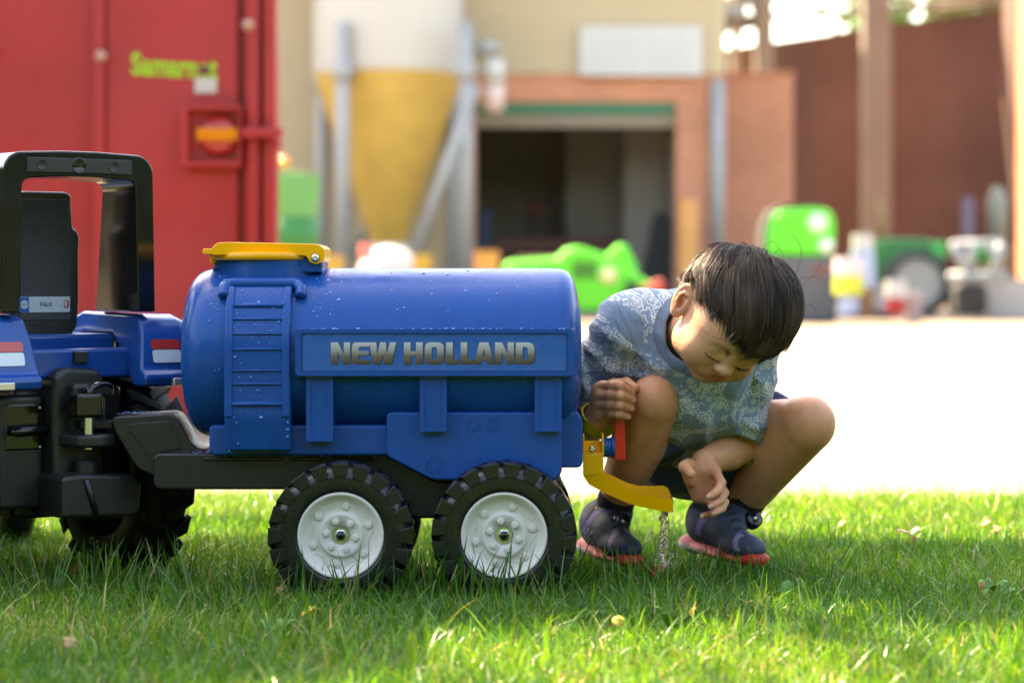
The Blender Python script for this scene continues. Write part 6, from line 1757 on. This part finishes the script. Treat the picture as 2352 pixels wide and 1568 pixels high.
# ---- socks and shoes
SOCK = mat('black_sock', (0.012, 0.012, 0.013), .95, bump=.6, bscale=500)
UPPER = mat('navy_mesh_shoe', (0.022, 0.030, 0.062), .7, vary=.25, vscale=60, bump=.5, bscale=700, alpha_col='col')
SOLEW = mat('shoe_sole', (0.5, 0.1, 0.08), .6, alpha_col='col')
PURP = mat('purple_overlay', (0.16, 0.11, 0.34), .5); REDT = mat('red_trim', (0.62, 0.02, 0.02), .55); WHT = mat('grey_white_print', (.42, .43, .46), .6)
def shoe(side, ank, heel, toe, knee):
    up_leg = (knee - ank); up_leg /= np.linalg.norm(up_leg)
    ax = toe - heel; Lf = np.linalg.norm(ax); ax = ax / Lf
    zz = np.array([0, 0, 1.0]); zz = zz - ax * (zz @ ax); zz /= np.linalg.norm(zz); sd = np.cross(ax, zz)
    A = np.stack([ax, sd, zz])
    at = lambda a, s, z: heel + ax * (a * Lf) + sd * s + zz * z
    lo, hi = bounds(heel, toe, ank, pad=.07)
    g = Grid(lo, hi, .0020)
    g.ell(at(.08, 0, .034), (.029, .0245, .036), A)
    g.ell(at(.42, 0, .028), (.052, .0265, .030), A, .018)
    g.ell(at(.84, 0, .012), (.044, .0305, .0205), A, .022)
    g.cone(at(.22, 0, .035), ank - up_leg * .002, .029, .0315, .018)
    g.cone(at(.56, 0, .036), ank + ax * .020 - up_leg * .010, .021, .022, .016)
    def slab_cut(P):
        q = (P - heel.astype(np.float32)) @ zz.astype(np.float32); return q + .002
    g.put(slab_cut, lo, hi, .003, 'sub')
    g.cone(ank + up_leg * .002, ank + up_leg * .06, .0262, .0262, .002, 'sub')
    V, Q = g.mesh(); V = relax(V, Q, 2)
    fr_ = ((V - heel) @ ax) / Lf; s_d = (V - heel) @ sd; hz_ = (V - heel) @ zz
    C = np.tile((.034, .042, .078), (len(V), 1))
    knit = .5 + .5 * np.sin(hz_ * 2200); C = C * (1 + .45 * knit[:, None] * ((fr_ > .05) & (fr_ < .85))[:, None])
    def paint(m, c): C[m] = c
    paint(fr_ < .02, (.050, .058, .085))
    paint(hz_ > .055 + .10 * np.clip(fr_ - .3, 0, 1), (.012, .013, .018))
    d_ = np.abs(fr_ - (.30 + 3.2 * (hz_ - .03)))
    paint((d_ < .045) & (hz_ > .018) & (hz_ < .062), (.20, .14, .40))
    d_ = np.abs(fr_ - (.98 - 5.0 * (hz_ - .008)))
    paint((d_ < .035) & (hz_ > .010) & (np.abs(s_d) > .006), (.24, .19, .36))
    for q in (.18, .27, .36):
        d_ = np.abs(fr_ - (q + 2.2 * (hz_ - .015) + .05 * np.sin(hz_ * 260)))
        paint((d_ < .016) & (hz_ > .004) & (hz_ < .032) & (s_d * (1 if side == 'R' else -1) < 2), (.40, .41, .45)) if side == 'R' else None
    paint((np.abs(s_d) < .011) & (fr_ > .48) & (fr_ < .85) & (np.sin(fr_ * 75) > .3), (.012, .012, .016))
    part_ = emit_mesh('shoe', [(V, Q)], UPPER, PR_, [C])
    # sole: white heel wedge, pink midsole, red toe
    gs = Grid(lo - [0, 0, .03], hi, .0022)
    pts = [at(-.03, 0, -.006), at(.26, 0, -.007), at(.60, 0, -.008), at(.92, 0, -.006)]
    for i, (w, h_) in enumerate(((.0235, .0160), (.0245, .0120), (.0285, .0100), (.0285, .0095))):
        gs.ell(pts[i], ((.045 if i < 3 else .036) if i else .030, w, h_), A, .008)
    gs.ell(at(1.06, 0, -.001), (.015, .0225, .010), A, .010)
    V, Q = gs.mesh(); V = relax(V, Q, 2)
    fr_ = ((V - heel) @ ax) / Lf; hz_ = (V - heel) @ zz
    C = np.where(fr_[:, None] < .60, np.array([[.66, .16, .14]]), np.array([[.60, .020, .016]])) * np.ones((len(V), 1))
    C = np.where(((fr_ < .36) & (hz_ < -.004 - .015 * fr_))[:, None], np.array([[.62, .55, .53]]), C)
    C[(np.sin(fr_ * 60 + hz_ * 300) > .86) & (fr_ > .3) & (fr_ < .75)] = (.35, .03, .03)
    emit_mesh('sole', [(V, Q)], SOLEW, part_, [C])
    # dial fastener on the tongue
    dn = ax * .8 + zz * .6 + np.array([0, -.5, 0]); dn /= np.linalg.norm(dn); da = np.cross(dn, [0, 0, 1.0]); da /= np.linalg.norm(da); db = np.cross(dn, da)
    dc = ank + ax * .036 - up_leg * .012 + np.array([0, -.020, -.006])
    Md = frame(dc, da, db, dn)
    dl = MB().lathe([(.0, .009), (.005, .0095), (.0065, .0075), (.0115, .0095), (.0145, .007), (.0155, -.006)], 26, Md).mk('dial', BLACK_GLOSS, part_)
    MB().lathe([(.0, .0100), (.0024, .0100), (.0028, .0094)], 14, Md).mk('dial_badge', STEEL, dl)
    pts = [ank + up_leg * .003 + .0300 * (math.cos(q) * (ax - up_leg * (ax @ up_leg)) + math.sin(q) * sd) for q in np.linspace(-1.6, 1.6, 14)]
    MB().tube(pts, .0040, 8).mk('red_trim', REDT, part_)
    # sock
    MB().tube([ank - up_leg * .01, ank + up_leg * .012, ank + up_leg * .034, ank + up_leg * .038], [.0280, .0305, .0315, .0290], 20).mk('sock', SOCK, PR_)
heelR, toeR = W(1360, 1246, 3.965), W(1440, 1277, 3.845)
heelL, toeL = W(1598, 1240, 3.975), W(1728, 1277, 3.850)
shoe('R', ankR, heelR, toeR, kneeR)
shoe('L', ankL, heelL, toeL, kneeL)
# ---- wrist band
LIME = mat('lime_strap', (0.33, 0.37, 0.010), .45); WRD = mat('watch_red', (0.30, 0.02, 0.03), .3)
wa = np.array([.30, -.60, .74]); wa /= np.linalg.norm(wa); w1_ = np.cross(wa, [0, 0, 1.0]); w1_ /= np.linalg.norm(w1_); w2_ = np.cross(wa, w1_)
wc = wrR * .93 + elR * .07
ring = []
for q in np.linspace(0, 2 * math.pi, 37): ring.append(wc + .0275 * (math.cos(q) * w1_ + math.sin(q) * w2_))
V = []
for p in ring:
    n_ = (p - wc) / np.linalg.norm(p - wc); V += [p - wa * .010, p + wa * .010, p + wa * .010 + n_ * .003, p - wa * .010 + n_ * .003]
k = len(ring)
band = mk('wrist_band', V, [(4 * i + j, 4 * i + (j + 1) % 4, 4 * i + 4 + (j + 1) % 4, 4 * i + 4 + j) for i in range(k - 1) for j in range(4)], LIME, PR_, sharp=40)
fc = wc + np.array([-.027, -.006, .004]); nd_ = np.array([-.85, -.5, .1]); nd_ /= np.linalg.norm(nd_); b1 = wa - nd_ * (wa @ nd_); b1 /= np.linalg.norm(b1); b2 = np.cross(nd_, b1)
MB().box((-.011, -.014, -.003), (.011, .014, .004), frame(fc, b1, b2, nd_)).mk('watch_face', WRD, band, bevel=.002)
# ================================================================ water, leaves and weeds
WM = bpy.data.materials.new('clear_water'); WM.use_nodes = True
_b = WM.node_tree.nodes['Principled BSDF']; _b.inputs['Base Color'].default_value = (1, 1, 1, 1); _b.inputs['Roughness'].default_value = .02
_b.inputs['Transmission Weight'].default_value = 1; _b.inputs['IOR'].default_value = 1.33
ws = MB()
jx = [(1531, 1168), (1534, 1200), (1537, 1230), (1539.5, 1262)]
ws.tube(spline([W(x, y, 3.77) for x, y in jx], 14), np.linspace(.0024, .0009, 14) * (1 + .35 * np.sin(np.arange(14) * 2.1)), 6)
for (x0, n_, xs_) in ((1521, 46, -6), (1529, 34, -3), (1541, 10, 2)):
    for i in range(n_):
        t = (i + random.random() * .7) / n_
        if x0 == 1541: t = .65 + .35 * t
        y = 1170 + 128 * t ** .9
        c = W(x0 + xs_ * t + random.gauss(0, 1.6 + 1.5 * t), y, 3.77 + random.gauss(0, .002))
        r = random.uniform(.0014, .0030)
        ws.ball(c, (r, r, r * random.uniform(1, 1.35)), 8)
jx2 = [(1522, 1168), (1521, 1186), (1520, 1206)]
ws.tube(spline([W(x, y, 3.768) for x, y in jx2], 10), np.linspace(.0022, .0010, 10) * (1 + .3 * np.sin(np.arange(10) * 2.4)), 6)
for _ in range(40):                                  # splashes where it meets the turf
    c = W(1527 + random.gauss(0, 13), 1303 - abs(random.gauss(0, 12)), 3.77 + random.gauss(0, .012)); r = random.uniform(.0007, .0018); ws.ball(c, r, 6)
stream = ws.mk('water_stream', WM)
tag(stream, 'thin trickle of clear water drops falling from the yellow spout', 'water', kind='stuff')
MB().prism([(at_px(1450, YS), YS - .017), (at_px(1540, YS), YS - .020), (at_px(1540, YS), YS + .020), (at_px(1450, YS), YS + .017)], z_px(1152, YS), z_px(1147, YS), axis='z').mk('water_in_spout', WM, spout, smooth=False)

def leaf_geo(L_, w, curl, lobes=0, k=9):
    """a curled leaf along x with thickness-free blade folded at the midrib and a stalk"""
    V = []; Fc = []
    for i in range(k):
        t = i / (k - 1); ww = w * math.sin(math.pi * min(1, t * .94 + .05)) ** .8
        if lobes: ww *= 1 + .45 * math.sin(t * math.pi * lobes * 2)
        z = curl * math.sin(t * 2.6) + .25 * curl * math.sin(t * 9)
        V += [(t * L_, -ww, z + ww * .5), (t * L_, 0, z), (t * L_, ww, z + ww * .35)]
    for i in range(k - 1):
        a = 3 * i; Fc += [(a, a + 3, a + 4, a + 1), (a + 1, a + 4, a + 5, a + 2)]
    return np.array(V), Fc
def leaf_mat(name, c): return mat(name, c, .55, vary=.35, vscale=90, sss=.0)
LM = {'orange': leaf_mat('leaf_orange', (.34, .10, .018)), 'brown': leaf_mat('leaf_brown', (.17, .075, .03)), 'yellow': leaf_mat('leaf_yellow', (.42, .30, .02)), 'mauve': leaf_mat('leaf_mauve', (.20, .12, .12)), 'green': leaf_mat('leaf_green', (.055, .16, .018)), 'red': leaf_mat('leaf_rust', (.30, .055, .022)), 'straw': leaf_mat('leaf_straw', (.34, .21, .08))}
def put_leaf(x, y, L_, w, c, rot, label, tilt=25, lobes=2, zup=.03):
    """on the turf under a picture point"""
    Y = F * (CAM_H - zup) / (y - YH)
    L_ *= .8; w *= .75
    V, Fc = leaf_geo(L_, w, L_ * .18, lobes)
    o = mk('fallen_leaf', V - [L_ / 2, 0, 0], Fc, LM[c])
    so = o.modifiers.new('s', 'SOLIDIFY'); so.thickness = .0006
    o.location = W(x, y, Y); o.rotation_euler = (R(random.uniform(-25, 25)), R(-tilt), R(rot))
    tag(o, label, 'leaf', 'fallen leaves on the lawn')
for a in ((178, 1312, .034, .011, 'orange', 60, 'orange fallen leaf standing in the grass below the tractor', 55, 3),
          (1228, 1316, .036, .012, 'brown', 20, 'brown lobed leaf leaning against the rear trailer tyre', 60, 3),
          (1256, 1310, .030, .011, 'brown', 110, 'olive brown leaf standing beside the rear tyre tread', 65, 3),
          (1515, 1318, .036, .016, 'red', 10, 'rust red leaf lying below the falling water', 30, 2),
          (1425, 1278, .022, .008, 'yellow', 70, 'yellowish leaf in front of the left shoe toe', 40, 2),
          (2075, 1226, .034, .008, 'mauve', 175, 'mauve dry leaf curled upwards, far right on the lawn', 12, 0),
          (2105, 1222, .034, .008, 'mauve', 30, 'mauve and orange leaf beside the curled mauve one', 30, 0),
          (2098, 1240, .020, .007, 'orange', 80, 'small orange leaf below the mauve leaves', 50, 0),
          (2268, 1205, .030, .011, 'orange', 10, 'orange leaf near the right edge of the lawn', 25, 2),
          (2290, 1218, .026, .009, 'straw', 60, 'straw coloured leaf near the right edge of the lawn', 25, 2),
          (1935, 1205, .022, .008, 'yellow', 30, 'small yellow leaf in the sunlit grass right of the child', 40, 0),
          (715, 1412, .036, .014, 'yellow', 15, 'yellow leaf lying in the foreground left of centre', 20, 2),
          (645, 1358, .022, .008, 'brown', 40, 'small tan leaf in the sunny streak left of the front wheel', 40, 2),
          (160, 1478, .026, .010, 'straw', 80, 'pale tan leaf in the blurred foreground, far left', 35, 2),
          (1595, 1405, .020, .009, 'yellow', 45, 'small yellow petal-like leaf in front of the child', 40, 0),
          (1722, 1388, .018, .008, 'yellow', 0, 'tiny bright yellow leaf right of the other yellow one', 40, 0),
          (1420, 1430, .024, .012, 'yellow', 70, 'yellow green leaf in the blurred foreground centre', 55, 0),
          (2255, 1345, .018, .006, 'orange', 60, 'small orange yellow leaf at the right in the shade', 40, 0),
          (840, 1240, .018, .007, 'orange', 60, 'small orange leaf behind the front trailer wheel', 40, 0)):
    put_leaf(*a)
# broad leaved weeds
def weed(x, y, n_, L_, w, label, c='green', spread=1.0):
    Y = F * CAM_H / (y - YH); base = np.array([at_px(x, Y), Y, .004])
    t = thing('lawn_weed', label, 'weed', tuple(base), group='broad leaved weeds in the lawn')
    for i in range(n_):
        V, Fc = leaf_geo(L_ * random.uniform(.55, .9), w * random.uniform(.6, .95), L_ * .12, 0)
        o = mk('weed_leaf', V, Fc, LM[c], t, local=True)
        so = o.modifiers.new('s', 'SOLIDIFY'); so.thickness = .0005
        o.rotation_euler = (R(random.uniform(-40, 40)), R(-random.uniform(15, 50) * spread), R(360 * i / n_ + random.uniform(-25, 25)))
        o.location = (0, 0, .004)
for a in ((2290, 1392, 5, .055, .012, 'dandelion-like weed with upright leaves near the right edge'), (1800, 1392, 4, .050, .011, 'broad green weed right of the child\'s shoe'), (1850, 1385, 3, .055, .010, 'toothed green weed leaf beside the broader weed'),
          (1415, 1345, 3, .045, .011, 'yellow green weed leaf by the left shoe'), (1545, 1470, 4, .06, .010, 'tall pale weed in the sunny foreground'), (2020, 1410, 4, .045, .010, 'small weed in the sunlit patch at the right'), (640, 1480, 4, .05, .010, 'low weed in the blurred foreground left of centre')):
    weed(*a)
# flowering grass stem by the tractor
Y = F * CAM_H / (1345 - YH); b0 = np.array([at_px(206, Y), Y, 0]); tp = W(214, 1228, Y)
stem = thing('grass_seed_head', 'pale flowering grass stem standing below the tractor coupling', 'grass stem', tuple(b0))
SG = mat('pale_seed_green', (.30, .40, .14), .6)
pth_ = spline([b0, b0 * .5 + tp * .5 + [.004, 0, 0], tp], 12)
MB().tube(pth_, np.linspace(.0009, .0005, 12), 5).mk('stem', SG, stem)
for i in range(15):
    t = i / 15; p = pth_[5 + int(6 * t)]; a = random.uniform(0, 6.28); r = .010 * (1 - t) + .003
    q = p + np.array([r * math.cos(a), r * math.sin(a) * .6, r * .7])
    bn = MB(); bn.tube([p, q], .0004, 4); bn.ball(q, (.0013, .0013, .0024), 6); bn.mk('spikelet', SG, stem)
